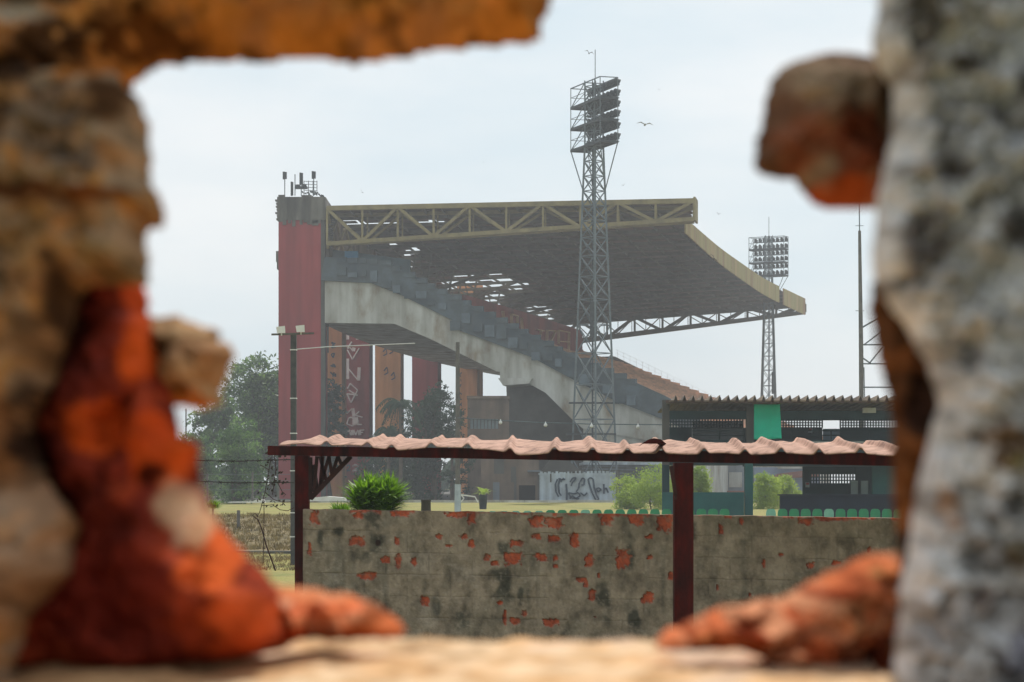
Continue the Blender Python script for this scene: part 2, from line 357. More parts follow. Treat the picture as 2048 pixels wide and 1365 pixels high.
# roof: thin strips with missing sheets towards the back
def zr(s, u): 
    zn = 26.1+(25.6-26.1)*u; zf = 23.1+(25.2-23.1)*u; return EZ+zn+(zf-zn)*s
holes = [(760,451,62,4),(860,446,28,4),(705,443,30,3),(785,492,22,3),(822,505,12,8),(822,530,9,7),(790,492,20,4),(925,552,30,3),(985,548,22,3),(985,560,40,4),(960,573,10,8),(905,570,18,12),(1015,572,45,9),
         (1010,556,25,4),(990,597,18,15),(1085,632,20,17),(1065,625,10,16),(940,590,20,8),(1150,688,14,18),(930,576,34,12)]
def in_hole(p):
    px = CX+F0*p.x/p.y; py = HY-F0*(p.z-EZ)/p.y
    r = random.uniform(.75, 1.25)
    return any(((px-a)/c)**2+((py-b_)/d)**2 < r for a, b_, c, d in holes)
rb = MB(); NSR, NU = 84, 44
for i in range(NSR):
    s0, s1 = i/NSR-.0004, (i+1)/NSR+.0018; dz = (i % 2)*.045
    for j in range(NU):
        ue = 1.03+.086*max(0, 1-(i+1)/NSR/.17); u0, u1 = -.03+ue*j/NU, -.03+ue*(j+1)/NU
        c = pt((s0+s1)/2, (u0+u1)/2, zr(s0, u0))
        if in_hole(c): continue
        sg = 0
        z = [zr(s0,u0)+dz, zr(s0,u1)+dz, zr(s1,u1)+dz, zr(s1,u0)+dz]
        bt = [pt(s0,u0,z[0]-sg), pt(s0,u1,z[1]-sg), pt(s1,u1,z[2]+.03), pt(s1,u0,z[3]+.03)]
        rb.hexa(bt+[v+Vector((0,0,.06)) for v in bt])
rb.build('roof_sheets', M['roof'], GS)
pl = MB()
for j in range(18):
    u = .01+j/18
    for i in range(NS): pl.bar(pt(i/NS, u, zr(i/NS, u)-.22), pt((i+1)/NS, u, zr((i+1)/NS, u)-.22), .12, .22)
for i in range(1, 22):
    s = i/22; pl.bar(pt(s, 0, zr(s, 0)-.3), pt(s, 1, zr(s, 1)-.3), .16, .34)
pl.build('purlins', M['truss_dark'], GS)
def truss(s, m, zb0, zb1, size, name, top=True, npan=10, dz=0):
    b = MB(); ztop = lambda u: zr(s, u)-.15+dz; zb = lambda u: EZ+zb0+(zb1-zb0)*u
    for so_ in (0,):
        U = 1.086 if s < .02 else (1.07 if s < .1 else 1); A = lambda u, z: pt(s, u*U, z)
        b.bar(A(0, ztop(0)), A(1, ztop(1)), size*1.25, size*1.3); b.bar(A(0, zb(0)), A(1, zb(1)), size*1.25, size*1.1)
        for k in range(npan+1):
            u = k/npan; b.bar(A(u, zb(u)), A(u, ztop(u)), size*.6)
            if k < npan:
                u2 = (k+1)/npan
                if k % 2: b.bar(A(u, zb(u)), A(u2, ztop(u2)), size*.8)
                else: b.bar(A(u, ztop(u)), A(u2, zb(u2)), size*.8)
    return b.build(name, m, GS)
truss(-.004, M['truss'], 22.6, 23.8, .34, 'roof_truss')
truss(.03, M['truss'], 22.9, 24.0, .25, 'roof_truss', dz=-.1)
truss(1.0, M['truss_dark'], 19.6, 23.9, .5, 'roof_truss')
truss(.985, M['truss_dark'], 19.9, 23.9, .16, 'roof_truss', npan=20, dz=-.5)
b = MB()     # back bracing frames seen against the holes
for s in (.3, .42, .54, .66, .78, .9):
    for k in range(3):
        b.bar(pt(s, .02+.05*k, 19), pt(s, .06+.05*k, zr(s, .1)), .2); b.bar(pt(s, .07+.05*k, 19.5), pt(s, .02+.05*k, zr(s, .1)), .16)
    b.bar(pt(s, 0, 22.5), pt(s, .3, zr(s, .3)-.3), .3)
for s0 in np.arange(.1, .95, .06): b.bar(pt(s0, .03, 20.2+3*(1-s0)), pt(s0+.06, .03, 20+3*(1-s0)), .2)
b.build('back_bracing', M['truss_dark'], GS)
b = MB().hexa([pt(-.006,1.086,EZ+23.7), pt(-.006,1.092,EZ+23.7), pt(.02,1.085,EZ+23.7), pt(.02,1.079,EZ+23.7), pt(-.006,1.086,EZ+25.8), pt(-.006,1.092,EZ+25.8), pt(.02,1.085,EZ+25.8), pt(.02,1.079,EZ+25.8)])
b.build('truss_end_plate', M['truss'], GS)
b = MB(); c = [pt(.012,-.012,EZ+20), pt(.15,-.012,EZ+20), pt(.15,-.004,EZ+20), pt(.012,-.004,EZ+20)]
b.hexa(c+[v+Vector((0,0,5.7)) for v in c]); b.build('rear_infill_wall', M['brown_wall'], GS)
b = MB(); c = [pt(.151,-.012,EZ+19), pt(.27,-.012,EZ+19), pt(.27,-.004,EZ+19), pt(.151,-.004,EZ+19)]
b.hexa(c+[v+Vector((0,0,6.3)) for v in c]); b.build('rear_infill_wall', M['brown_wall'], GS)
b = MB()
for k_, (s_a, s_b) in enumerate(((.0,.05),(.05,.1),(.1,.16))): b.bar(pt(s_a,.0,EZ+22.3), pt(s_b,.0,EZ+25.6), .25).bar(pt(s_b,.0,EZ+22.3), pt(s_a,.0,EZ+25.6), .25)
b.build('rear_cross_bracing', M['truss'], GS)
# fascia along the front edge, made of panels
fb = MB(); N = 34
def fpt(s, off, z):
    q_ = Fr(s); q2 = Fr(s+.01); t_ = Vector((q2[0]-q_[0], q2[1]-q_[1])).normalized(); nn = Vector((t_.y, -t_.x))
    return Vector((q_[0]+nn.x*off, q_[1]+nn.y*off, z))
for i in range(N):
    s0 = .13+(.996-.13)*i/N; s1 = .13+(.996-.13)*(i+1)/N-.0015
    if i == 27: fb.build('fascia_panel', M['fascia'], GS); fb = MB(); continue
    zt = EZ+25.75; zb0 = zt-1.2-1.1*s0**.7; o_ = -.5*(1-s0)
    fb.hexa([fpt(s0,0,zb0),fpt(s1,0,zb0),fpt(s1,.12,zb0),fpt(s0,.12,zb0),fpt(s0,0,zt),fpt(s1,0,zt),fpt(s1,.12,zt),fpt(s0,.12,zt)])
fb.build('fascia_panel', M['fascia'], GS)
# dark end parapet and railing of the far end
b = MB(); far = [fromimg(1, x, y) for x, y in [(1140,716),(1228,713),(1300,748),(1400,795),(1500,842)]]
for (u0, z0), (u1, z1) in zip(far, far[1:]):
    c = [pt(1.0,u0,z0-2.2), pt(1.0,u1,z1-2.2), pt(1.006,u1,z1-2.2), pt(1.006,u0,z0-2.2), pt(1.0,u0,z0), pt(1.0,u1,z1), pt(1.006,u1,z1), pt(1.006,u0,z0)]; b.hexa(c)
b.build('end_parapet', M['concrete_dark'], GS)
b = MB()
for k in range(16):
    x = 1232+k*12.5; y = 713+(x-1228)*.4767; u, z = fromimg(1, x, y); b.bar(pt(1.008,u,z-.1), pt(1.008,u,z+1.1), .035)
(u0,z0),(u1,z1) = fromimg(1,1228,713), fromimg(1,1430,809)
for h in (.55, 1.05): b.bar(pt(1.008,u0,z0+h), pt(1.008,u1,z1+h), .02)
b.build('end_railing', M['white_metal'], GS)

# columns behind the stand (each its own part of the stand)
cols = [ # right px, front left px, d, az, depth, colour, top
 (655,557,190,.0,7,'red',27.3),(693,648,204,.05,3.6,'orange',25),(746,690,219,.10,2.2,'red',24.6),(808,750,236,.15,1.8,'orange',24),(883,824,252,.20,2.0,'red',23.6),(966,914,268,.27,2.9,'orange',26.6)]
faces = []
for i, (rp, lp, d, az, dp, cc, zt) in enumerate(cols):
    xl, xr = (lp-CX)/F0*d, (rp-CX)/F0*d; side = dp*(math.sin(az)+abs(xr)/d*math.cos(az)); w = max(1.6, (xr-xl-side)/math.cos(az))
    p0 = Vector((xl, d)); ux = Vector((math.cos(az), math.sin(az)*-0 )); r_ = -az    # rotated clockwise so that its side turns to us
    u_ = Vector((math.cos(az), -math.sin(az))); v_ = Vector((math.sin(az), math.cos(az)))
    z1 = EZ+zt-(2.4 if i == 0 else 0)
    b = MB(); q = [p0, p0+u_*w, p0+u_*w+v_*dp, p0+v_*dp]
    nz = 12; ch = .35
    b.hexa([(v.x, v.y, -.3) for v in q]+[(v.x, v.y, z1) for v in q])
    co_ = b.build('column', M[cc], GS); faces.append((p0, u_, v_, w, co_))
    if i == 0:
        b = MB(); e = .12
        q2 = [p0-u_*e-v_*e, p0+u_*(w+e+.35)-v_*e, p0+u_*(w+e+.35)+v_*(dp+e), p0-u_*e+v_*(dp+e)]
        b.hexa([(v.x, v.y, z1+.002) for v in q2]+[(v.x, v.y, z1+2.2) for v in q2])
        for k in range(22):
            x = random.uniform(0, w); y0 = random.uniform(-.1, dp); h = random.uniform(.05, .45); c = p0+u_*x+v_*y0
            b.obox((c.x, c.y), -az, random.uniform(.2,.7), .3, z1+2.1, z1+2.2+h)
        for k in range(7):
            zz = z1+.1+k*.3; b.box(p0.x-.12-random.uniform(.1,.3), p0.x-.1, 190+.5, 190+1.2, zz, zz+.14)
        b.box(p0.x-.28, p0.x, 190.3, 191.6, EZ+21.0, EZ+22.0); b.box(p0.x-.2, p0.x, 190.3, 191.4, EZ+20.3, EZ+21.0)
        for k in range(9):
            x = w*(k+random.uniform(.1,.9))/9; c = p0+u_*x-v_*.06
            b.obox((c.x, c.y), -az, random.uniform(.25,.6), .1, z1-random.uniform(.1,.6), z1+.01)
        b.build('tower_crown', M['crown'], GS)
        b = MB(); c0 = p0+u_*(w+.2)
        b.obox((c0.x, c0.y+.6), 0, .36, 1.1, 0, z1); b.obox((c0.x+.35, c0.y+1.6), 0, .14, .14, 14, z1+.5)
        for k in range(20): b.obox((c0.x+.45+random.uniform(-.1,.3), c0.y+1.4), 0, random.uniform(.3,.8), .5, EZ+22.4+k*.2, EZ+22.4+k*.2+.1)
        b.build('service_duct', M['concrete_dark'], GS)
def colpt(i, px, py, off=.03):
    p0, u_, v_, w, _ = faces[i]; lo, hi = 0, w
    for _k in range(40):
        m = (lo+hi)/2; q_ = p0+u_*m
        if CX+F0*q_.x/q_.y < px: lo = m
        else: hi = m
    q_ = p0+u_*lo; z = EZ+(HY-py)/F0*q_.y; q_ = q_-v_*off
    return Vector((q_.x, q_.y, z))
z5 = lambda x, y: colpt(2, 380+x/3.412, 640+y/3.412)
gb = MB()
for L in [[(1075,135),(1075,80),(1145,85),(1145,135)],[(1105,150),(1075,195)],[(1075,205),(1110,270),(1155,195)],[(1075,195),(1095,190),(1115,215),(1120,190)],
  [(1075,265),(1075,405)],[(1075,325),(1150,415),(1155,325)],[(1075,470),(1095,435),(1145,480),(1100,565),(1072,505),(1145,515)],[(1085,480),(1125,505)],
  [(1070,640),(1110,605),(1120,660),(1155,625)],[(1120,650),(1180,665)],[(1085,670),(1072,710),(1110,725),(1150,690),(1100,665),(1085,670)],[(1135,665),(1140,715),(1175,715)],[(1120,665),(1120,720)],
  [(1070,787),(1085,750),(1100,787)],[(1107,752),(1110,787)],[(1120,752),(1132,787),(1146,752)],[(1158,787),(1156,755),(1190,752)],[(1157,770),(1182,768)],
  [(1110,1000),(1128,987),(1148,998),(1143,1012),(1112,1030),(1158,1030)]]: gb = MB(); strokes(gb, L, .36, z5); gb.build('graffiti_mark', M['graf_w'], faces[2][4])
gb = MB()
for L in [[(1070,1000),(1085,988),(1092,1005),(1072,1030),(1095,1030)]]: strokes(gb, L, .1, z5)
gb.build('graffiti', M['graf_d'], faces[2][4])
gb = MB(); zo = lambda x, y: colpt(1, 380+x/3.412, 640+y/3.412)
for k in range(9):
    y = 155+k*66
    gb = MB(); strokes(gb, [(965+random.uniform(-8,30), y+random.uniform(0,40)) for __ in range(7)], .1, zo); gb.build('graffiti_mark', M['graf_d'], faces[1][4])
gb = MB(); zo = lambda x, y: colpt(3, x, y)
for cx_, cy_ in ((766,704),(778,700),(768,742),(782,752)): gb = MB(); strokes(gb, [(cx_,cy_),(cx_+6,cy_-7),(cx_+8,cy_+4),(cx_+1,cy_+8)], .08, zo); gb.build('graffiti_mark', M['graf_d'], faces[3][4])
gb = MB(); zo = lambda x, y: colpt(5, x, y)
for k in range(10): gb = MB(); strokes(gb, [(918+random.uniform(0,6), 745+k*12+random.uniform(0,9)) for __ in range(4)], .08, zo); gb.build('graffiti_mark', M['graf_d'], faces[5][4])

# cell antennas on the tower
def antenna(px, y0, y1, yb, wpx, label, kind):
    d = 191.5+random.uniform(0, 2); a = P(px, yb+6, d); r = empty('cell_antenna', (a.x, a.y, a.z), label, 'antenna', 'antennas on top of the red tower')
    MB().bar(a, P(px, y0+2, d), .09, n=8).build('mast_pole', M['galv'], r)
    w = wpx*d/F0
    if wpx > 3:
        b = MB(); z1, z0 = P(px,y0,d).z, P(px,y1,d).z
        for k, (dx, dy) in enumerate(((-.25,0),(.25,0),(0,-.2))): b.box(a.x+dx*w-w*.24, a.x+dx*w+w*.24, a.y+dy*w-.12, a.y+dy*w+.12, z0+.03*k, z1-.03*k)
        b.build('panel', M['lamp'], r)
    if kind == 'drum':
        b = MB().bar(P(px-7, 370, d), P(px-7, 377, d), .5, n=10); b.bar(P(px+6, 369, d), P(px+6,376,d), .45, n=10); b.box(a.x-.6, a.x+.6, d-.3, d+.3, P(0,378,d).z, P(0,374,d).z); b.build('radio_drum', M['lamp'], r)
    return r
antenna(569.5, 344, 359, 386, 8, 'leftmost boxy antenna on a thin pole at the tower corner', 'p')
antenna(584, 364, 392, 386, 5, 'short stubby grey antenna just right of the leftmost one on the tower', 'p')
antenna(590, 347, 349, 386, 1, 'thin bare whip antenna left of the tallest middle antenna on the tower', 'w')
antenna(602.5, 346, 370, 386, 7, 'tallest middle antenna with round drums below its panel', 'drum')
antenna(627.5, 343, 358, 386, 8, 'rightmost boxy antenna on a thin pole beside the tower railing', 'p')
b = MB(); 
for y in (363, 369, 375, 381): b.bar(P(608,y,192), P(634,y+1,194.5), .05)
for x in (608, 617, 626, 634): b.bar(P(x,362,192+(x-608)*.1), P(x,392,192+(x-608)*.1), .06)
for k in range(14): b.bar(P(604+k*3.2, 384+random.uniform(-2,3)+max(0,k-9)*2, 193), P(606+k*3.4, 388+random.uniform(-2,3)+max(0,k-9)*2.3, 193), .12)
tag(b.build('safety_railing', M['lamp']), 'small steel railing around the top of the red tower', 'railing')

# ---------------------------------------------------------------- floodlight towers
def flood_tower(origin):
    r = empty('floodlight_tower', origin, '', 'floodlight tower', 'stadium floodlight towers')
    O = Vector(origin); H = 35.2; w0, w1, zt = 2.86, 1.12, 29.6
    def leg(k, z):
        f = min(1, z/zt); w = (w0+(w1-w0)*f)*.7071; a = math.radians(2)+k*math.pi/2; return O+Vector((math.cos(a)*w, math.sin(a)*w, z))
    for k in range(4): MB().bar(leg(k, 0), leg(k, zt), .16).bar(leg(k, zt), leg(k, H), .1).build('leg', M['galv'], r)
    b = MB(); z = 0; h = 3.6
    while z < H-.5:
        z2 = min(H, z+h)
        for k in range(4):
            n = (k+1) % 4; b.bar(leg(k, z), leg(n, z2), .07); b.bar(leg(n, z), leg(k, z2), .07); b.bar(leg(k, z2), leg(n, z2), .07)
        z = z2; h = max(1.25, h*.9)
    b.build('bracing', M['galv'], r)
    b = MB(); a0 = O+Vector((0, -.1, 0))
    for dx in (-.13, .13): b.bar(a0+Vector((dx,0,0)), a0+Vector((dx,0,H)), .08)
    for k in range(110): b.bar(a0+Vector((-.2,0,k*.32)), a0+Vector((.2,0,k*.32)), .045)
    b.build('ladder', M['lamp'], r)
    b = MB().bar(O+Vector((.1,0,H-.5)), O+Vector((.1,0,H+2.6)), .06); b.build('lightning_rod', M['lamp'], r)
    a, c = Vector((2.3,-5.2,0)), Vector((1.5,.4,0)); L = O+Vector((-1.9,2.4,0))
    for z in (29.7, 31.5, 33.3):
        b = MB(); Z = Vector((0,0,z))
        for k in range(7): t = k/6*.97; b.prism([L+Z+c*t, L+Z+c*t+a, L+Z+c*(t+.12)+a, L+Z+c*(t+.12)], (0,0,.05))
        for p_, q_ in ((L, L+a), (L+c, L+c+a), (L, L+c), (L+a, L+a+c)): b.bar(p_+Z, q_+Z, .12, .2)
        for k in range(5): b.bar(L+Z+a*k/4, L+Z+a*k/4+c, .1, .14)
        b.build('platform', M['lamp'], r)
    b = MB(); T = Vector((0,0,35)); Z0 = Vector((0,0,29.7))
    for t in (0, .5, 1):
        b.bar(L+a*t+Z0, L+a*t+T, .07); b.bar(L+c+a*t+Z0, L+c+a*t+T, .07); b.bar(L+a*t+T, L+a*t+c+T, .07)
    for o_ in (Vector((0,0,0)), c): b.bar(L+o_+T, L+o_+a+T, .08)
    for z in (30.6, 32.4, 34.2): b.bar(L+Vector((0,0,z)), L+a+Vector((0,0,z)), .04); b.bar(L+Vector((0,0,z)), L+c+Vector((0,0,z)), .04)
    for z in (29.7, 31.5, 33.3):
        b.bar(L+Vector((0,0,z)), L+a*.5+Vector((0,0,z+1.8)), .06); b.bar(L+Vector((0,0,z)), L+c+Vector((0,0,z+1.7)), .05)
    b.bar(L+Z0, leg(2, 26), .07); b.bar(L+a+Z0, leg(0, 26), .07); b.bar(L+a+c+Z0, leg(0, 26), .07); b.bar(L+c+Z0, leg(1,26), .06)
    b.build('cage_frame', M['galv'], r)
    nrm = Vector((.914,.404,0)); al = a.normalized()
    rows = [34.75, 33.9, 33.0, 32.2, 31.2, 30.3]; proto = None
    for ri, z in enumerate(rows):
        for k in range(8):
            p_ = L-O+c+a*((k+.5)/8)+nrm*.08+Vector((0,0,z))
            if proto is None:
                bb = MB(); rs = [(-.3,.09),(-.24,.17),(-.04,.23),(.15,.3),(.2,.31),(.2,.28)]; n = 12
                ax = (nrm*.88+Vector((0,0,-.47))).normalized(); s1 = al; s2 = ax.cross(s1)
                for h_, rr in rs:
                    for i in range(n): t = 2*math.pi*i/n; bb.v.append(tuple(ax*h_+(s1*math.cos(t)+s2*math.sin(t))*rr))
                for q_ in range(len(rs)-1):
                    for i in range(n): bb.f.append((q_*n+i, q_*n+(i+1)%n, (q_+1)*n+(i+1)%n, (q_+1)*n+i))
                bb.f.append(tuple(range(n-1,-1,-1))); bb.f.append(tuple((len(rs)-1)*n+i for i in range(n)))
                bb.bar(Vector((0,0,0))-s1*.36, Vector((0,0,-.3))-nrm*.3-s1*.3, .05); bb.bar(s1*.36, Vector((0,0,-.3))-nrm*.3+s1*.3, .05)
                proto = bb.build('floodlight', M['lamp'], None, origin=(0,0,0)); proto.parent = r; proto.location = p_
            else:
                q = proto.copy(); COL.objects.link(q); q.parent = r; q.location = p_
                if random.random() < .25: q.rotation_euler = (random.uniform(-.25,.25), random.uniform(-.25,.25), random.uniform(-.2,.2))
    b = MB()
    for z in rows: b.bar(L+c+nrm*.1+Vector((0,0,z-.32)), L+c+a+nrm*.1+Vector((0,0,z-.32)), .12)
    b.build('lamp_rail', M['lamp'], r)
    # service landings low on the tower
    b = MB()
    for z, e in ((8.2, .5), (5.6, 1.1)):
        c_ = O+Vector((-.1,-.4,z)); MB().bar(c_-Vector((1.9+e*.3,0,0)), c_+Vector((1.5+e*.4,0,0)), .9, .12).build('landing', M['lamp'], r)
    c_ = O+Vector((-.1,0,14.6)); b.box(c_.x-.3, c_.x+.3, c_.y-1.3, c_.y-1.0, c_.z-1, c_.z+2.0)
    b.build('cable_box', M['lamp'], r)
    return r
T1 = flood_tower(((1188-CX)/F0*170, 170, 0)); T1['label'] = 'tall steel lattice floodlight tower standing in front of the grandstand roof'
T1.scale = (1,1,1.015); T2 = copy_tree(T1); T2['label'] = 'smaller looking distant lattice floodlight tower rising behind the tip of the grandstand roof'
dt2 = 277; T2.scale = (.88,.88,1.015); T2.location = ((1537-CX)/F0*dt2, dt2, 0); T2.rotation_euler = (0,0,math.radians(-118)+math.radians(180)); T2.rotation_euler = (0,0,math.radians(42))
# radio mast on the right with its lattice
d = 120; r = empty('radio_mast', P(1723, 1015, d), 'thick grey mast with thin whip and cross braces rising behind the green pavilion', 'mast')
MB().tube([P(1724,1015,d), P(1722,700,d), P(1719.5,500,d), P(1719,462,d)], [.16,.14,.10,.09]).build('mast_pole', M['pole'], r)
MB().tube([P(1719,465,d), P(1718.5,400,d)], .035).bar(P(1711,452,d), P(1727,452,d), .03).bar(P(1711,622,d), P(1728,622,d), .03).build('whip', M['galv'], r)
b = MB()
for y in (690, 728, 775, 830): b.bar(P(1724,y,d), P(1810,y,d), .08)
b.bar(P(1725,655,d), P(1760,635,d), .1); b.bar(P(1725,716,d), P(1742,728,d), .08); b.bar(P(1738,728,d), P(1765,695,d), .08); b.bar(P(1728,690,d), P(1810,628,d), .08)
b.bar(P(1728,735,d), P(1733,1000,d), .05); b.bar(P(1808,560,d), P(1812,1000,d), .2)
b.build('cross_brace', M['galv'], r)

# ---------------------------------------------------------------- trees
def tree(x, y, z, h, rad, nclump, nleaf, leaf, m, label, cat='tree', name='broadleaf_tree', group=None, low=.25, flat=1.0, lobes=7):
    r = empty(name, (x, y, z), label, cat, group)
    b = MB(); base = Vector((x, y, z-.2)); top = Vector((x+random.uniform(-.05,.05)*h, y, z+h*.55))
    b.tube([base, base.lerp(top, .5)+Vector((random.uniform(-.3,.3),0,0)), top], [h*.03, h*.022, h*.012])
    C = []
    for k in range(lobes):
        t = k/max(1, lobes-1); a = random.uniform(0, 6.28); hz = z+h*(low+(.96-low)*t); rr = rad*(math.sin(math.pi*min(1, .22+.72*t))**.7)*.72
        C.append((Vector((x+math.cos(a)*rr*random.uniform(.3,1), y+math.sin(a)*rr*random.uniform(.3,1)*.8, hz)), rad*random.uniform(.35,.55)))
    for c, cr_ in C:
        m0 = base.lerp(top, random.uniform(.4,1)); b.tube([m0, m0.lerp(c, .5)+Vector((0,0,-.1*h*.1)), c], [h*.01, h*.007, h*.003], 5)
    b.build('trunk', M['bark'], r)
    b = MB(); V = []; Fc = []
    for k in range(nclump):
        c, cr_ = random.choice(C); dv = Vector((random.gauss(0,1), random.gauss(0,1), random.gauss(0,1)*flat)).normalized()
        cc = c+dv*cr_*random.uniform(.6, 1.12); cs = cr_*random.uniform(.12,.3)
        for j in range(nleaf):
            p_ = cc+Vector((random.gauss(0,1), random.gauss(0,1), random.gauss(0,.6)))*cs
            n_ = Vector((random.gauss(0,1), random.gauss(0,1), random.gauss(.6,1))).normalized(); t_ = n_.orthogonal().normalized(); t_.rotate(Matrix.Rotation(random.uniform(0,6.28), 3, n_)); s_ = n_.cross(t_)
            l = leaf*random.uniform(.6,1.3); n0 = len(V)
            V += [p_-t_*l, p_+s_*l*.42, p_+t_*l, p_-s_*l*.42]; Fc.append((n0,n0+1,n0+2,n0+3))
    b.v = [tuple(v) for v in V]; b.f = Fc; b.build('crown', m, r)
    return r
def gx(px, d): return (px-CX)/F0*d
tree(gx(515,205), 205, 0, 12.9, 5.4, 520, 28, .24, M['leaf'], 'large dense dark green tree left of the red tower', lobes=13, low=.3)
tree(gx(548,212), 212, 0, 12.0, 4.6, 240, 26, .24, M['leaf_dark'], 'dark tree crown half hidden behind the red tower', lobes=10, low=.2)
tree(gx(418,190), 190, 0, 9.0, 3.6, 300, 24, .22, M['leaf'], 'mid green tree at the far left behind the orange brick edge', lobes=9, low=.2)
tree(gx(470,150), 150, 0, 5.0, 2.6, 340, 24, .14, M['leaf'], 'low rounded tree with bright top left of the red tower', lobes=10, low=.15)
tree(gx(404,160), 160, 0, 4.6, 2.2, 110, 22, .16, M['leaf'], 'small bush like tree at the left edge of the opening', lobes=7, low=.15)
tree(gx(660,199), 199, 0, 11.2, 1.9, 170, 26, .2, M['leaf_dark'], 'narrow dark tree right beside the red tower in front of the orange column', lobes=8, low=.3)
tree(gx(868,178), 178, 0, 9.6, 2.9, 300, 28, .17, M['leaf_dark'], 'dark tree in front of the red column under the slab', lobes=11, low=.15)
tree(gx(905,174), 174, 0, 7.8, 1.7, 130, 24, .15, M['leaf_dark'], 'slim dark tree left of the brown annex building', lobes=8, low=.15)
tree(gx(800,182), 182, 0, 5.2, 3.8, 300, 26, .17, M['leaf_dark'], 'wide shadowy tree behind the round spiky bush', lobes=11, low=.1)
tree(gx(745,186), 186, 0, 3.9, 2.4, 130, 24, .15, M['leaf_dark'], 'low dark shrub at the foot of the graffiti column', lobes=8, low=.1, cat='shrub', name='shrub')
for px_, d_, h_, r_, lab in ((1256,120,1.3,1.4,'light green leafy bush right of the graffiti wall'), (1304,118,1.8,1.9,'taller light green bush left of the green pavilion'),
                      (1398,122,2.2,1.2,'light green bush seen through the green pavilion beside the second red post'), (1530,120,1.9,1.3,'loose young green bush seen through the middle bay of the green pavilion'), (1576,124,1.5,1.2,'low pale bush in the middle bay of the green pavilion near the dark panel')):
    tree(gx(px_,d_), d_, 0, h_, r_, 330, 20, .08, M['leaf_light'], lab, cat='bush', name='leafy_bush', lobes=8, low=.05, group='light green bushes by the field')
hb = MB()
for k in range(9000):
    px_ = random.uniform(250, 1090); d_ = random.uniform(228, 245) if px_ < 640 else random.uniform(330, 350); hh = (2.6+1.6*math.sin(px_*.021)+1.2*math.sin(px_*.057))*d_/235
    c_ = Vector((gx(px_, d_), d_, random.uniform(0, max(1, hh)))); n_ = Vector((random.gauss(0,1),random.gauss(0,1),random.gauss(.4,1))).normalized(); t_ = n_.orthogonal()*random.uniform(.25,.5); s_ = n_.cross(t_)*.7
    hb.add([c_-t_, c_+s_, c_+t_, c_-s_], [(0,1,2,3)])
tag(hb.build('hedge', M['leaf_dark'], origin=(0,0,0)), 'dark belt of hedge and low trees along the far edge of the ground', 'hedge', kind='stuff')
# palm
def palm(px, d, h, label):
    x = gx(px, d); r = empty('palm_tree', (x, d, 0), label, 'palm tree')
    MB().tube([(x,d,-.1),(x+.1,d,h*.5),(x,d,h)], [.22,.16,.13]).build('trunk', M['bark'], r)
    b = MB(); top = Vector((x,d,h))
    for k in range(26):
        a = random.uniform(0,6.28); up = random.uniform(-.2,1.1); L_ = random.uniform(1.7,2.7); pts = []
        for i in range(9):
            t = i/8; pts.append(top+Vector((math.cos(a)*L_*t*.8, math.sin(a)*L_*t*.8, up*L_*t*.8-1.5*t*t*L_*.7)))
        b.tube(pts, [.03]*9, 4)
        s_ = Vector((-math.sin(a), math.cos(a), 0))
        for i in range(1,9):
            for q in range(3):
                pp = pts[i-1].lerp(pts[i], q/3)
                for sg in (-1,1):
                    e = pp+s_*sg*.3+Vector((random.uniform(-.05,.05),0,-.45*random.uniform(.6,1.2))); w_ = Vector((math.cos(a), math.sin(a), 0))*.035
                    b.add([pp-w_, pp+w_, e], [(0,1,2)])
    b.build('fronds', M['leaf_dark'], r)
palm(800, 172, 8.4, 'tall drooping palm in front of the orange column under the slab')
palm(775, 176, 6.2, 'shorter drooping palm left of the tall palm')
def strap(px, py, d, rad, n, label, dome=1.0, name='spiky_bush'):
    c = P(px, py, d); r = empty(name, (c.x, c.y, c.z), label, 'bush', 'bright spiky bushes behind the brick wall')
    b = MB()
    for k in range(n):
        a = random.uniform(0,6.28); el = random.uniform(.0,1.0); el = math.asin(el); st = Vector((c.x+random.uniform(-.42,.42)*rad, c.y+random.uniform(-.4,.4)*rad, c.z+rad*random.uniform(0,.55)*dome))
        dr = Vector((math.cos(a)*math.cos(el), math.sin(a)*math.cos(el), math.sin(el))); L_ = rad*random.uniform(.45,.95); w_ = dr.cross(Vector((0,0,1))).normalized()*rad*random.uniform(.028,.045)
        p1 = st+dr*L_*.55; p2 = st+dr*L_-Vector((0,0,L_*.12))
        b.add([st-w_*.6, st+w_*.6, p1+w_, p1-w_, p2], [(0,1,2,3),(3,2,4)])
    b.build('leaves', M['agave'], r)
    MB().tube([(c.x,c.y,c.z-.6),(c.x,c.y,c.z+rad*.3)], [rad*.1,rad*.07]).build('stem', M['bark'], r)
strap(752, 1032, 26, .5, 2500, 'large round spiky bright green bush behind the left part of the wall')
strap(682, 1030, 25, .2, 420, 'small spiky green tuft between the red post and the large round bush', dome=.4)
strap(426, 1018, 26, .16, 200, 'small spiky green tuft at the left beside the orange brick edge', dome=.6)

# ---------------------------------------------------------------- buildings by the field
r = empty('annex_building', P(975,1004,178), 'brown two storey annex building with a strip window under the grandstand slab', 'building')
b = MB(); A = P(935,798,178); Bq = P(1018,866,178)
b.box(A.x, Bq.x, 178, 184, EZ+(HY-838.5)/F0*178, A.z); b.box(A.x, Bq.x, 178, 184, EZ+(HY-1000)/F0*178, EZ+(HY-858)/F0*178)
b.box(A.x, P(940,0,178).x, 178, 184, EZ+(HY-858)/F0*178, EZ+(HY-838.5)/F0*178); b.box(P(997,0,178).x, Bq.x, 178, 184, EZ+(HY-858)/F0*178, EZ+(HY-838.5)/F0*178)
b.box(A.x-.05, Bq.x+.05, 177.8, 184.1, A.z+.003, A.z+.25)
b.build('wall', M['brown_wall'], r)
w = MB(); x0, x1 = P(940,0,178).x, P(997,0,178).x; z0, z1 = P(0,858,178).z, P(0,838.5,178).z
w.box(x0, x1, 178.3, 178.35, z0, z1); wo = w.build('window', M['glass'], r)
b = MB()
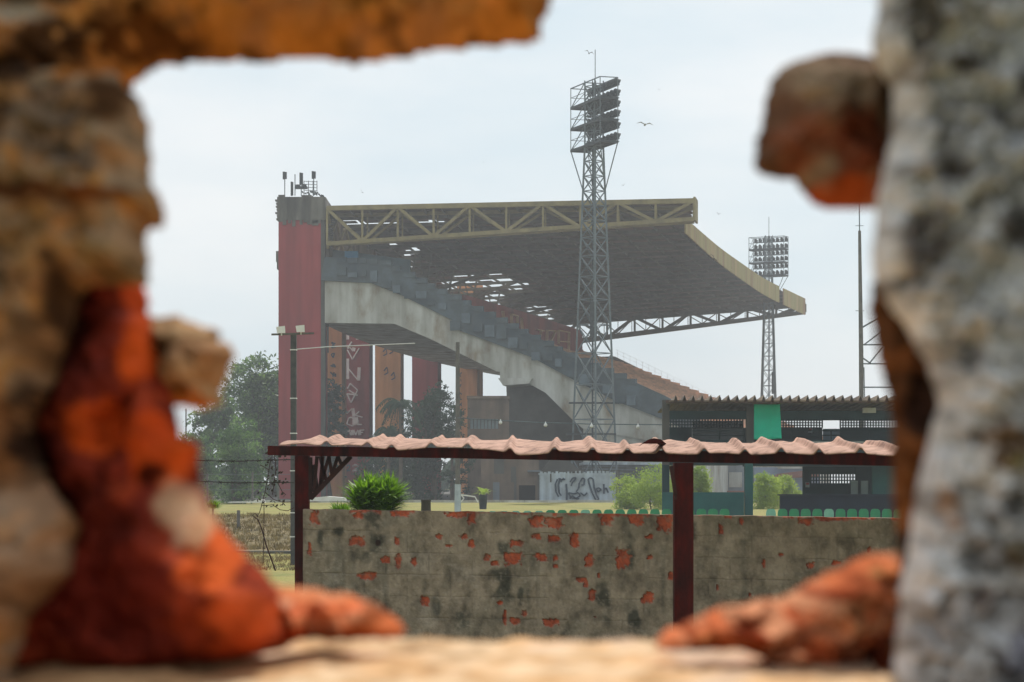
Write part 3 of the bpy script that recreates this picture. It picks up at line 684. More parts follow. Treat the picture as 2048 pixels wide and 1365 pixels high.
for k in range(9): x = x0+(x1-x0)*k/8; b.box(x-.04, x+.04, 178.1, 178.29, z0, z1)
b.build('frame', M['concrete_dark'], wo)
d = 166; r = empty('low_building', P(1020,1002,d), 'low brown grey building with a dark garage opening left of the graffiti wall', 'building')
b = MB(); zt = P(0,915,d).z; zb = 0
def bx(b, p0, p1, y0, y1, dd, dep, dz=0): a_, c_ = P(p0, y1, dd), P(p1, y0, dd); return b.box(a_.x, c_.x, dd+dz, dd+dep, a_.z, c_.z)
bx(b, 962, 1038, 905, 1004, d, 6); bx(b, 1038, 1071, 905, 971, d, 6); bx(b, 1071, 1078, 905, 1004, d, 6)
b.build('wall', M['brown_wall'], r)
b = MB(); bx(b, 1038, 1071, 971, 1004, d+1.5, .1); b.build('garage_opening_shade', M['dark'], r)  # dark sheet standing in for the shade inside the garage opening
b = MB(); bx(b, 1028, 1033, 955, 1003, d-.03, .02); bx(b, 1022, 1032, 934, 965, d-.04, .03); bx(b,988,1008,918,948,d-.05,.04); b.build('dark_panel', M['concrete_dark'], r)  # thin darker panels on the wall face
b = MB(); bx(b, 986, 999, 965, 1003, d-.1, .08); b.build('door', M['grey_wall'], r)
b = MB(); bx(b, 1055, 1082, 941, 944, d-.6, .7); b.build('canopy', M['grey_wall'], r)
b = MB(); p_ = [P(1082,944,d), P(1166,944,d), P(1140,925,d), P(1105,915,d)]; b.prism(p_, (0,5,0)); b.build('gable', M['concrete_dark'], r)
d = 163; r = empty('graffiti_wall', P(1157,1002,d), 'pale blue white wall covered in dark graffiti lettering', 'wall')
b = MB(); bx(b, 1077, 1238, 947, 1004, d, .4)
for k in range(20): x = 1080+k*7.8; bx(b, x, x+random.uniform(2,7), 945-random.uniform(0,3), 947.2, d+.03, .3)
b.build('wall', M['white_wall'], r)
for q_ in ((1232,1239,940,1003),(1075,1079,950,1003),(1100,1103,948,965)): b = MB(); bx(b, *q_, d-.1, .09); b.build('drainpipe', M['concrete_dark'], r)
g = MB(); z6 = lambda x, y: P(940+x/5.12, 900+y/5.12, d-.03)
for L in [[(895,300),(875,350),(880,430),(905,480)],[(920,300),(905,360),(912,440),(935,470)],[(905,295),(935,300),(930,330)],[(960,290),(940,310),(975,300)],[(985,350),(992,430),(990,520)],
  [(1025,330),(1050,290),(1085,285),(1075,310),(1050,330),(1035,370)],[(1120,340),(1150,290),(1175,300),(1165,360),(1140,360)],[(1120,340),(1110,400),(1085,430)],[(1210,300),(1235,285),(1260,300),(1270,380),(1290,450),(1320,510),(1290,520),(1250,440),(1215,330),(1210,300)],
  [(1010,440),(1060,450),(1110,440),(1130,470),(1080,500),(1030,490),(1010,440)],[(1020,500),(1050,470),(1090,505),(1120,500)],[(1130,440),(1170,470),(1200,440)],[(1290,400),(1320,390),(1345,410),(1310,430),(1290,400)],[(1370,350),(1372,450)],[(1372,410),(1395,390),(1415,440)],[(1430,380),(1440,400)]]: g = MB(); strokes(g, L, .15, z6); g.build('graffiti_mark', M['graf_d'], r)
d = 176; r = empty('grey_shed', P(1280,1002,d), 'long plain grey shed with flat roof behind the light green bushes', 'building')
b = MB(); bx(b, 1170, 1330, 930, 1004, d, 8); b.build('wall', M['grey_wall'], r)
b = MB(); bx(b, 1165, 1335, 925, 930, d-.4, 8.6); b.build('roof', M['white_wall'], r)
b = MB()
for y in (935, 941, 948): b.bar(P(1160,y,d-.5), P(1325,y+3,d-.5), .09)
b.build('cable_tray', M['concrete_dark'], r)
d = 200; r = empty('grey_house', P(1460,1000,d), 'grey house seen through the left bay of the green pavilion', 'building')
b = MB(); bx(b, 1380, 1502, 925, 1000, d, 8); b.build('wall', M['grey_wall'], r)
b = MB(); bx(b, 1458, 1484, 945, 975, d-.1, .08); b.build('shutter', M['concrete'], r); b = MB(); bx(b, 1432, 1500, 982, 1000, d-.8, .6); b.build('low_wall', M['tile'], r)
d = 210; r = empty('tiled_house', P(1560,1000,d), 'house with red tiled roof and blue wall in the middle bay of the green pavilion', 'building')
b = MB(); bx(b, 1508, 1640, 935, 1000, d, 8); b.build('wall', mat('blue_grey_render', (140,154,176), (116,130,150), .5), r)
b = MB(); a_ = P(1545,958,d); b.prism([P(1545,958,d-1), P(1640,954,d-1), P(1640,938,d-1), P(1556,948,d-1)], (0,2,0)); b.build('roof', M['tile'], r)
b = MB(); bx(b, 1556, 1640, 918, 938, d-.4, .3); b.build('shutter', M['concrete'], r)
# fence and posts on the left
r = empty('wire_fence', (gx(450,150), 142, 0), 'thin wire fence with pale posts in front of the left trees', 'fence')
for px_, y0 in ((415,948),(505,945),(557,968)): MB().bar(P(px_,1003,142), P(px_,y0,142), .12).build('post', M['pole'], r)
b = MB()
for y in (949, 962, 980): b.bar(P(330,y,142), P(582,y,142), .03)
b.build('wire', M['galv'], r)
d = 100; p0 = P(915.5,1022,d); r = empty('utility_pole', p0, 'slim dark utility pole with white painted base in front of the grandstand slab', 'utility pole')
MB().tube([P(915.5,970,d), P(915.5,685,d)], [.13,.1]).build('pole', M['pole'], r); MB().tube([P(915.5,1024,d), P(915.5,969,d)], [.17,.16]).build('painted_base', M['white_wall'], r)
d = 64; r = empty('floodlight_pole', P(586,1132,d), 'dark concrete pole with crossbar and two small white floodlights in front of the red tower', 'light pole')
MB().box(P(581,0,d).x, P(592,0,d).x, d, d+.2, P(0,1132,d).z-.1, P(0,668,d).z).build('pole', mat('dark_weathered_pole', (84,84,82), (60,62,62), 4), r)
for y in (700,797,867,942,1026,1074): MB().box(P(580.5,0,d).x-.01, P(592.5,0,d).x+.01, d-.012, d+.212, P(0,y+1,d).z, P(0,y-1,d).z).build('steel_band', M['white_metal'], r)
MB().bar(P(543,669.5,d-.1), P(628,667,d-.1), .06).build('crossbar', M['pole'], r)
for x, y in ((563,661),(602,659)):
    c = P(x,y,d-.15); o_ = MB(); o_.hexa([(c.x-.13,c.y-.1,c.z-.1),(c.x+.13,c.y-.1,c.z-.1),(c.x+.11,c.y+.1,c.z-.08),(c.x-.11,c.y+.1,c.z-.08),(c.x-.16,c.y-.12,c.z+.1),(c.x+.12,c.y-.12,c.z+.13),(c.x+.1,c.y+.1,c.z+.11),(c.x-.12,c.y+.1,c.z+.09)])
    o_.bar((c.x,c.y,c.z-.1),(c.x,c.y,c.z-.17),.04); o_.build('floodlight', M['white_metal'], r)
d = 200; r = empty('street_lamp', P(372,1003,d), 'thin dark street lamp post at the far left under the brick lump', 'street lamp')
MB().tube([P(372,1003,d), P(372,818,d)], .07).build('pole', M['pole'], r)
d = 230; r = empty('street_lamp', P(384,1000,d), 'distant street lamp with curved arm at the left edge of the trees', 'street lamp')
MB().tube([P(383,1000,d), P(384,868,d), P(390,856,d), P(404,852,d)], .05).build('arm', M['pole'], r); MB().bar(P(401,852,d), P(408,851,d), .22, .12).build('lamp_head', M['lamp'], r)
MB().tube([P(477,1076,84), P(477,1021,84)], .07).build('x', M['pole'])
st = bpy.data.objects['x']; st.name = 'metal_stub_post'; tag(st, 'short grey post standing on the dry grass bank', 'post')
p_ = P(852,1022,24); st = MB().tube([P(852,1040,24), P(852,1003,24)], [.062,.058], 14).tube([P(852,1003,24), P(852,999.5,24)], [.064,.06], 14).build('wall_vent_pipe', M['concrete_dark']); tag(st, 'short round grey pipe stub on top of the wall right of the round spiky bush', 'pipe')
# planter with a plant on the field
d = 104; r = empty('plant_pot', P(966,1018,d), 'dark bucket shaped planter holding a small palm plant on the field', 'planter')
MB().tube([P(966,1019,d), P(966,990,d)], [.18,.23], 12).build('pot', M['lamp'], r)
b = MB()
for k in range(26):
    a = random.uniform(0,6.28); c = P(966,990,d); L_ = random.uniform(.3,.8); e = c+Vector((math.cos(a)*L_, math.sin(a)*L_, random.uniform(-.05,.45))); w_ = Vector((-math.sin(a),math.cos(a),0))*.05; mm = c.lerp(e,.6)+Vector((0,0,.12)); b.add([c,mm-w_,e,mm+w_],[(0,1,2,3)])
b.build('plant', M['leaf_light'], r)
b = MB(); d = 108; b.bar(P(922,990,d),P(950,994,d),.07); b.bar(P(922,990,d),P(928,997,d),.06); b.bar(P(928,997,d),P(922,1004,d),.06); b.bar(P(950,994,d),P(956,1005,d),.06)
tag(b.build('goal_frame', M['white_metal']), 'small bent white tube frame lying beside the utility pole', 'frame')
# parked white car roofs? long white roof edge left of the red post
b = MB(); d = 145; b.prism([P(617,1003,d),P(690,1002,d),P(688,996,d),P(655,993,d),P(622,996,d)], (0,1.8,0)); tag(b.build('low_white_roof', M['white_metal']), 'low white sheet roof seen under the shed bracket beyond the wall', 'roof')
b = MB(); b.prism([P(455,1006,d),P(527,1006,d),P(524,999,d),P(514,1000,d),P(500,1004,d),P(458,1004,d)], (0,1.4,0)); tag(b.build('rubble_sack', M['white_metal']), 'crumpled pale sack lying along the field edge under the left trees', 'sack')
# string lights
def string(name, pts, d, bulbs, lab):
    r = empty(name, P(*pts[0], d), lab, 'string lights', 'cables hanging over the field'); MB().tube([P(x,y,d) for x,y in pts], .022, 5).build('cable', M['galv'], r)
    for x, y in bulbs:
        c = P(x,y,d); q = MB()
        for k in range(6):
            pass
        q.tube([c+Vector((0,0,.14)), c+Vector((0,0,.08)), c+Vector((0,0,.04)), c-Vector((0,0,.03)), c-Vector((0,0,.07))], [.02,.03,.07,.08,.03], 10).build('bulb', M['white_metal'], r)
string('string_lights', [(915,836),(1000,841.5),(1090,846),(1180,848.5),(1326,850)], 82, [(1001,845.5),(1091,850.5),(1183,852.5),(1276,854)], 'sagging cable with four white bulbs between the utility pole and the green pavilion')
r = empty('overhead_cable', P(655,694,100), 'bare taut white cable crossing the graffiti column', 'cable', 'cables hanging over the field'); MB().tube([P(592,699,100),P(655,694,100),P(830,687,100)], .022, 5).build('cable', M['white_metal'], r)

# ---------------------------------------------------------------- green club stand (open pavilion)
D = 80
r = empty('green_pavilion', P(1560,1045,D), 'two storey open dark green pavilion with corrugated roof at the right', 'pavilion')
def gbx(name, m, lst, dd=D, parent=None):
    b = MB()
    for (x0,x1,y0,y1,dep,dz) in lst: bx(b, x0, x1, y0, y1, dd+dz, dep)
    return b.build(name, m, parent or r)
gbx('post', M['concrete_dark'], [(1325,1339,800,930,.3,0)]); gbx('post', M['concrete_dark'], [(1493,1508,810,905,.3,0)])
gbx('post', M['green'], [(1490,1506,905.2,1050,.3,0)]); gbx('post', M['green_dark'], [(1325,1339,930.2,1050,.3,0)])
for q_ in [(1339.2,1492.8,822,839,.3,.02),(1508.2,1830,822,840,.3,.02)]: gbx('header_beam', M['green_dark'], [q_])
for q_ in [(1339.2,1492.8,880,930,4.0,.05),(1508.2,1830,880,932,4.0,.05)]: gbx('floor_slab', M['green_dark'], [q_])
DB = 4.2   # back wall depth
for q_ in [(1335,1384,856,905,.2,DB),(1487,1645,856,905,.2,DB),(1681,1835,856,905,.2,DB)]: gbx('back_wall', M['green_dark'], [q_])
gbx('end_screen', M['grey_wall'], [(1385,1486,842,905,.2,DB+.4)])
for q_ in [(1330,1499.9,826,838,.2,DB),(1500,1835,826,841,.2,DB)]: gbx('header', M['green_dark'], [q_])
b = MB()
def lattice(b, x0, x1, y0, y1, dd, nx, ny, t=.045):
    a_, c_ = P(x0,y1,dd), P(x1,y0,dd)
    for i in range(nx+1): x = a_.x+(c_.x-a_.x)*i/nx; b.box(x-t/2, x+t/2, dd, dd+.12, a_.z, c_.z)
    for j in range(ny+1): z = a_.z+(c_.z-a_.z)*j/ny; b.box(a_.x, c_.x, dd+.004, dd+.116, z-t/2, z+t/2)
lattice(b, 1335, 1486, 838, 856, D+DB+.02, 26, 3); lattice(b, 1500, 1645, 841, 856, D+DB+.02, 26, 3); lattice(b, 1681, 1835, 841, 856, D+DB+.02, 28, 3)
lattice(b, 1622, 1712, 948, 968, D+DB+.02, 16, 3)
b.build('block_lattice', M['green_dark'], r)
gbx('window_panel', mat('pale_blue_panel', (128,150,170), (110,132,150), 1), [(1646,1680,858,905,.05,DB+.1)])
b = MB()
for y in (862, 871): b.bar(P(1385,y,D+.6), P(1492,y+1,D+.6), .045); b.bar(P(1508,y,D+.6), P(1830,y,D+.6), .045)
for x in (1439, 1583, 1662, 1740): b.bar(P(x,861,D+.6), P(x,880,D+.6), .045)
b.build('railing', M['green_dark'], r)
gbx('parapet', M['green'], [(1325,1488,985,1050,.15,-.1)]); gbx('lower_wall', M['green_dark'], [(1606,1622,932,1050,.2,DB),(1712,1835,932,1050,.2,DB-.1),(1622,1712,968.3,1050,.2,DB),(1622,1712,932,947.7,.2,DB)])
gbx('side_wall', M['green'], [(1745,1835,932,1050,.2,1.5)])
gbx('counter', M['navy'], [(1561,1835,992,1050,.3,.1),(1558,1835,989,991.8,.5,0)])
for q_ in [(1702,1716,962,990,.04,DB-.2),(1722,1736,962,990,.04,DB-.2)]: gbx('window', M['glass'], [q_])
gbx('soffit_light', M['white_metal'], [(1620,1728,884,885.4,.1,-.02)])
# corrugated roof: seen from below, low edge at the back
b = MB(); x0, x1 = P(1332,0,D).x, P(1850,0,D).x; nper = 30; per = (x1-x0)/nper; prof = []
for k in range(nper):
    a_ = x0+k*per; prof += [(a_,0),(a_+per*.55,0),(a_+per*.68,.13),(a_+per*.78,.22),(a_+per*.88,.13)]
prof.append((x1, 0))
zf, zb = P(0,803,D-1.5).z, P(0,826,D+4.6).z
def rp(x, h, y): t = (y-(D-1.5))/6.1; return (x, y, zf+(zb-zf)*t+h)
n = len(prof)
for y in (D-1.5, D+4.6):
    for th in (0, .03):
        for x, h in prof: b.v.append(rp(x, h+th, y))
for i in range(n-1):
    b.f += [(i, i+1, 2*n+i+1, 2*n+i), (n+i+1, n+i, 3*n+i, 3*n+i+1), (i+1, i, n+i, n+i+1), (2*n+i, 2*n+i+1, 3*n+i+1, 3*n+i)]
b.build('roof', M['asbestos'], r)
gbx('eaves_board', mat('brown_eaves_board', (110,82,74), (84,66,60), 2), [(1332,1850,801,806,.06,-1.3)])
gbx('gutter_box', M['concrete'], [(1726,1752,816,826,.2,-.4)])
b = MB(); N = 14
for i in range(N+1):
    for j in range(N+1):
        t, w_ = i/N, j/N; xx = 1508+t*(52+w_*3); yy = 809+w_*70+(1.5*math.sin(t*5) if j == N else 0); q = P(xx, yy, D-.25); b.v.append((q.x, q.y+.05*math.sin(t*9+w_*2)*w_, q.z))
for i in range(N):
    for j in range(N): k = i*(N+1)+j; b.f.append((k, k+1, k+N+2, k+N+1))
o_ = b.build('banner', M['banner'], None, smooth=True); o_.modifiers.new('thick', 'SOLIDIFY').thickness = .012; tag(o_, 'bright green cloth banner hanging from the pavilion roof', 'banner')
for x, y, lab in ((1621,861,'small red and white notice on the upper back wall of the pavilion'), (1615,970,'small red and white notice on the lower back wall of the pavilion')):
    rr = empty('notice_sign', P(x,y+5,D+DB-.06), lab, 'sign', 'notices in the pavilion'); b = MB(); bx(b, x-4, x+4, y-5, y+5, D+DB-.06, .03); b.build('board', M['white_wall'], rr); b = MB(); bx(b, x-3, x+3, y-4, y, D+DB-.07, .008); b.build('red_field', M['red'], rr)
# row of plastic seats behind the wall
proto = None; x = 962; k = 0; SD = 74
rs_ = random.Random(4)
while x < 1812:
    if not (1452 < x < 1530):
        yy = 1019.5+ (3.5 if x < 1100 else 2.0)-min(3.2, max(0, (x-960)/130)); c = P(x, 1020, SD)
        if proto is None:
            proto = empty('stadium_seat', (0,0,0), '', 'seat', 'row of plastic seats behind the wall')
            b = MB(); w_, h_ = .18, .36; ou = [(-w_,0),(w_,0),(w_,h_*.6),(w_*.85,h_*.88),(w_*.5,h_),(-w_*.5,h_),(-w_*.85,h_*.88),(-w_,h_*.6)]
            b.prism([Vector((a_,0,h__-.36)) for a_,h__ in ou], (0,.035,0)); bk_ = b.build('backrest', M['seat_green'], None, origin=(0,0,0)); bk_.parent = proto
            b = MB().box(-w_, w_, .03, .4, -.42, -.38); sb = b.build('seat', M['seat_green'], None, origin=(0,0,0)); sb.parent = proto
            q = proto
        else: q = copy_tree(proto)
        q.location = (c.x, SD, P(0, yy, SD).z)
        pale = k in (2, 9, 17, 22, 25, 30) or x < 1080
        nm = 'faded pale green' if pale else 'green'
        q['label'] = f'{nm} plastic seat in the row just behind the brick wall top'
        q['group'] = f'{nm} seats behind the wall'
        if pale:
            for ch in q.children: ch.data = ch.data.copy() if ch.data.users > 1 else ch.data; ch.data.materials[0] = M['seat_pale']
        else:
            for ch in q.children:
                if ch.data.materials[0] != M['seat_green']: ch.data = ch.data.copy(); ch.data.materials[0] = M['seat_green']
    x += 23.2; k += 1
tr = MB().box(P(955,0,SD).x, P(1830,0,SD).x, SD-.3, SD+4, -1.2, P(0,1042,SD).z); tag(tr.build('seating_terrace', M['concrete_dark']), 'low concrete step carrying the row of plastic seats', 'terrace')

# ---------------------------------------------------------------- brick wall in the middle distance
def wall_d(px): return 21.2-(px-617)/(1800-617)*4.6
g_ = 2.4; X = np.arange(606, 2000, g_); Y = np.arange(0, 330, g_)
PX, V = np.meshgrid(X, Y)                        # V: pixels below the top edge at this column
top = 1019+(PX-617)*.0152+ (np.floor((PX/23)) % 3 == 0)*.6+fbm(PX*.03, PX*0, 3)*2.0-1
PY = top+V
nz = fbm(PX*.018, PY*.02, 1); nf = fbm(PX*.09, PY*.09, 4); nf2 = fbm(PX*.25, PY*.25, 6)
base = np.stack([lin((150,134,116))]*1)[0]
colr = np.ones(PX.shape+(3,))*np.array(lin((156,142,126)))
def blend(m, c):
    global colr
    colr = colr*(1-m[...,None])+np.array(lin(c))*m[...,None]
sm = lambda x, a, b_: np.clip((x-a)/(b_-a), 0, 1)**2*(3-2*np.clip((x-a)/(b_-a), 0, 1))
blend(sm(nz, .45, .75)*.6, (128,120,106)); blend(sm(fbm(PX*.05, PY*.006, 8), .5, .8)*.5, (100,98,90)); blend(sm(fbm(PX*.02, PY*.03, 12), .55, .8)*.5, (176,160,142))
def blobs(L, ox, oy, sc, c, soft=.35, amp=1.5, f=.15):
    wob = (fbm(PX*f, PY*f, 21)-.5)*2*amp
    m = np.zeros(PX.shape)
    for cx_, cy_, rx, ry in L:
        x_, y_, a_, b_ = ox+cx_/sc, oy+cy_/sc, rx/sc*.94, ry/sc*.94
        q = np.maximum(np.abs((PX-x_)/a_), np.abs((PY-y_)/b_))*.5+.5*np.sqrt(((PX-x_)/a_)**2+((PY-y_)/b_)**2)
        m = np.maximum(m, sm(-(q+wob), -1.15, -1.15+soft))
    return m
dark = [(1040,430,60,120),(1040,250,40,50),(1560,500,40,150),(1715,600,30,60),(105,200,18,60),(370,110,55,50),(190,160,40,25),(820,600,60,60),(400,230,40,50),(1130,480,20,60),(1690,300,30,120),(700,560,30,70),(300,300,60,30),(1990,200,40,80)]
mdk = blobs(dark, 600, 1000, 2.56, None, .9, 1.1, .04); blend(mdk*.85, (66,68,60))
blend(blobs([(650,580,60,60),(600,300,100,80),(850,380,80,60),(150,420,60,40)], 600, 1000, 2.56, None, .9, 1.0, .05)*.35, (186,176,166))
red = [(75,90,25,40),(300,75,25,25),(505,70,45,16),(800,75,60,15),(880,95,20,30),(710,190,18,14),(845,190,22,14),(880,225,14,20),(495,215,12,22),(440,310,22,18),(505,310,18,40),(585,320,14,22),(345,390,50,18),(640,515,18,30),(960,300,15,20),(995,325,20,12),(1090,300,45,35),(1235,295,32,22),(1110,225,35,18),(1210,190,25,15),(1300,200,30,18),(1405,210,22,35),(1310,300,15,15),(1480,310,22,30),(1440,410,25,12),(1465,430,12,20),(1495,490,15,28),(1780,500,28,30),(1280,630,38,22),(1095,620,28,20),(1025,530,12,10),(1150,580,12,12),(1300,120,45,30),(1210,110,35,30),(1570,100,30,28),(1720,95,45,30),(1865,120,40,42),(1790,295,15,10),(1790,190,20,12),(1510,600,6,6),(1310,340,14,10),(765,235,14,6),(1530,390,5,14),(1650,300,40,50),(1900,390,18,18),(50,250,10,30),(290,210,40,22),(1050,600,10,30)]
mr = np.maximum(blobs(red, 600, 1000, 2.56, None, .3, .8), blobs([(390,160,15,30),(880,360,22,16),(1200,270,8,16),(1015,345,25,10),(850,120,40,20),(1000,105,70,12),(1180,100,60,8),(625,350,8,22),(500,120,12,20),(720,300,14,8),(370,480,8,20),(550,520,10,12)], 1300, 1000, 2.738, None, .3, .8))
# exposed red along the coping in short runs
run = sm(fbm(PX*.03, PX*0, 31), .5, .56); mr = np.maximum(mr, run*sm(-(V-2-18*fbm(PX*.05, PX*0, 33)+12*nf), 0, 6))
# mortar joints of 0.2 m hollow blocks showing through
row = np.floor(V/43); jx = (PX+row*43) % 86
jy = V % 43
joint = np.maximum(sm(-np.abs(jy-41), -2.6, -.5), sm(-np.abs(jx-84), -2.6, -.5))*sm(fbm(PX*.02, PY*.03, 41), .4, .6)
blend(joint*.28, (84,76,66))
blend(sm(fbm(PX*.3, PY*.12, 52), .55, .8)*.35, (104,98,90)); blend(sm(fbm(PX*.2, PY*.2, 57), .6, .8)*.4, (182,170,156)); blend(mr*.9, (196,88,52)); blend(mr*sm(nf2, .42, .7)*.6, (128,66,50)); blend(mr*sm(fbm(PX*.12,PY*.12,77), .55, .7)*.5, (140,112,96))
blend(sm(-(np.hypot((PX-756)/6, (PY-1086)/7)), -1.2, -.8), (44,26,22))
w_b = MB(); dd = wall_d(PX); rel = (-.022*mr+.012*(nf-.5)-.006*joint+.02*(nz-.5))
x_ = (PX-CX)/F0*dd; z_ = EZ+(HY-PY)/F0*dd; y_ = dd-rel
# keep the top straight and close the wall with a back face
nr, nc = PX.shape; idx = np.arange(nr*nc).reshape(nr, nc)
w_b.v = list(map(tuple, np.stack([x_.ravel(), y_.ravel(), z_.ravel()], 1))); vb = list(map(tuple, np.stack([x_[0], dd[0]+.18, z_[0]+.002], 1))); n0 = len(w_b.v)
w_b.v += vb; w_b.v += [(a_, b_, -1.2) for a_, b_, _ in vb]
q = np.stack([idx[:-1,:-1].ravel(), idx[1:,:-1].ravel(), idx[1:,1:].ravel(), idx[:-1,1:].ravel()], 1)
w_b.f = list(map(tuple, q.tolist())); 
for i in range(nc-1): w_b.f += [(int(idx[0,i]), int(idx[0,i+1]), n0+i+1, n0+i), (n0+i, n0+i+1, n0+nc+i+1, n0+nc+i)]
w_b.f.append(tuple([int(v) for v in idx[:,0]]+[n0+nc, n0]))
at = np.concatenate([colr.reshape(-1,3), np.tile(np.array(lin((128,104,90))), (2*nc,1))])
wo_ = w_b.build('brick_wall', M['wallattr'], None, smooth=False, attr=at); tag(wo_, 'low grey rendered brick wall with peeling patches of bare red brick', 'wall')

# ---------------------------------------------------------------- red post shed with sagging roof sheets
r = empty('open_shed', P(1367,1290,16.2), 'rusty red steel shed with sagging pale red corrugated roof in front of the wall', 'shed')
def pst(x0, x1, y0, y1, d):
    b = MB(); a_, c_ = P(x0,y1,d), P(x1,y0,d); return b.box(a_.x, c_.x, d, d+(c_.x-a_.x), min(a_.z,-1.0), c_.z)
pst(589.5, 617, 908, 1300, 21.8).build('post', M['rust'], r); pst(1349, 1387, 926, 1300, 16.2).build('post', M['rust'], r)
def bd(px): return 22.0-(px-535)/(1800-535)*6.4
b = MB(); N = 40
for i in range(N+1):
    px_ = 535+i*(2300-535)/N; d = bd(px_); t = (px_-535); yt = 892+t*.0118; yb = 910.5+t*.0172
    for y, dz in ((yb,0),(yb,.14),(yt,.14),(yt,0)): q = P(px_, y, d); b.v.append((q.x, q.y+dz, q.z))
for i in range(N):
    for j in range(4): b.f.append((i*4+j, i*4+(j+1)%4, (i+1)*4+(j+1)%4, (i+1)*4+j))
b.f += [(3,2,1,0), tuple(N*4+k for k in range(4))]
b.build('beam', M['rust'], r)
b = MB(); d = 21.7
b.bar(P(621,998,d), P(702,913,d), .05); b.bar(P(621,915,d), P(621,1000,d), .04)
for x0, y0, x1, y1 in ((634,913,628,985),(646,913,640,975),(658,913,640,975),(658,913,664,950),(676,913,664,950),(676,913,683,930),(640,913,652,960)): b.bar(P(x0,y0,d), P(x1,y1,d), .035)
b.bar(P(633,985,d+.05), P(625,930,d+.05), .06)
b.build('bracket', M['rust_dark'], r)
b = MB(); d = 16.1; b.bar(P(1342,932,d), P(1351,990,d), .03); b.bar(P(1352,1000,d),P(1343,940,d), .02); b.build('bracket', M['rust_dark'], r)
# corrugated sheets: front edge, back edge, a trapezoid rib every ~85 px
fe = [(565,890),(600,887),(640,890),(700,889),(750,896),(800,899),(860,895),(920,894),(980,899),(1040,910),(1090,906),(1120,902),(1180,905),(1240,906),(1300,907),(1350,906),(1380,908),(1440,906),(1500,908),(1560,907),(1620,908),(1700,906),(1800,911),(2300,918)]
be = [(590,880),(620,878),(640,871),(655,878),(720,876),(800,877),(860,878),(940,880),(1000,880),(1100,882),(1180,884),(1250,886),(1300,886),(1340,882),(1400,885),(1480,886),(1560,884),(1640,886),(1720,889),(1800,893),(2300,896)]
def il(L, x): return float(np.interp(x, [a for a, _ in L], [b_ for _, b_ in L]))
ribs = [652, 735, 783, 862, 935, 1020, 1108, 1185, 1255, 1322, 1408, 1490, 1562, 1638, 1722, 1800, 1880, 1965, 2050, 2140]
def ribh(x): return max([.5+.5*math.cos(math.pi*min(1, abs(x-rx)/13)) for rx in ribs])
rnd = random.Random(11); NXR = 520; NYR = 14; W0 = 558
rib_b = [rx-22 for rx in ribs]
vb_ = []
for j in range(NYR+1):
    t = (j/NYR)**2
    for i in range(NXR+1):
        px_ = W0+i*(2300-W0)/NXR; d0 = bd(px_)-.3; 
        # ribs run away from us, so on screen they lean with depth
        d1 = d0+1.5*t; pxs = CX+(px_-CX)*1.0; X0 = (pxs-CX)/F0*d0
        xw = X0+.04*t; 
        zf_ = P(0, il(fe, px_)+1, d0).z; zb__ = P(0, il(be, CX+F0*xw/(d0+1.5)), d0+1.5).z
        rh = .045*ribh(px_+ (6*math.sin(px_*.05)*t))
        zz = zf_+(zb__-zf_)*max(t, 1e-9)**.55 + rh + (.004+.004*t)*math.sin(px_*.045+t*5)+.02*t*(float(fbm(px_*.02, t*3, 9))-.5)*(1+t)
        vb_.append((xw, d0+1.5*t, zz))
b = MB(); b.v = vb_; n = NXR+1
for j in range(NYR):
    for i in range(NXR): b.f.append((j*n+i, j*n+i+1, (j+1)*n+i+1, (j+1)*n+i))
o_ = b.build('roof_sheet', M['pink'], r, smooth=True); md = o_.modifiers.new('thick', 'SOLIDIFY'); md.thickness = .006; md.offset = -1
# curled sheet end standing up behind
b = MB(); d = 17.4
for i in range(9):
    a_ = i/8; y = 888-math.sin(a_*math.pi)*11; q = P(1283+a_*50, y, d); b.v += [tuple(q), (q.x, q.y+.5, q.z-.02)]
for i in range(8): b.f.append((2*i, 2*i+1, 2*i+3, 2*i+2))
b.prism([P(1283,888,d),P(1333,888,d),P(1322,879,d),P(1308,877,d),P(1294,881,d)], (0,.01,0)); b.build('curled_sheet', M['rust'], r)

# barbed wire and a dead creeper by the left post
r = empty('barbed_wire_fence', P(590,1150,27), 'rusty barbed wire strands and dead vine strung left of the first red post', 'fence')
b = MB(); d = 27
for y0, y1 in ((922,921),(963,967)):
    pts = [P(x, y0+(y1-y0)*(x-380)/210+1.2*math.sin(x*.03), d) for x in range(300, 592, 12)]; b.tube(pts, .006, 4); b.tube([p_+Vector((0,.01,.006*math.sin(i*2))) for i, p_ in enumerate(pts)], .005, 4)
    for x in range(310, 590, 26):
        c = P(x, y0+(y1-y0)*(x-380)/210+1.2*math.sin(x*.03), d)
        for a_ in (.6, 2.2, 3.9, 5.3): b.bar(c, c+Vector((math.cos(a_)*.035, 0, math.sin(a_)*.03)), .006)
b.build('barbed_wire', M['wire'], r)
b = MB(); pts = [(551,1142),(543,1120),(532,1090),(524,1060),(516,1040),(507,1033)]; b.tube([P(x,y,d) for x,y in pts], [.012,.011,.01,.01,.009,.006], 5)
for L in [[(514,1034),(519,1026),(524,1008),(530,985),(538,940),(542,915)],[(524,1012),(545,1010),(560,1020),(575,1022),(588,1016)],[(517,1035),(510,1026),(505,1032)],[(530,985),(548,1000),(566,1005),(585,1004)],[(528,1000),(528,1060),(526,1130)],[(545,990),(552,940),(548,900)],[(538,940),(520,930)],[(552,960),(565,985),(572,990)]]:
    b.tube([P(x,y,d) for x,y in L], .005, 4)
b.build('dead_vine', M['rust_dark'], r)
b = MB()
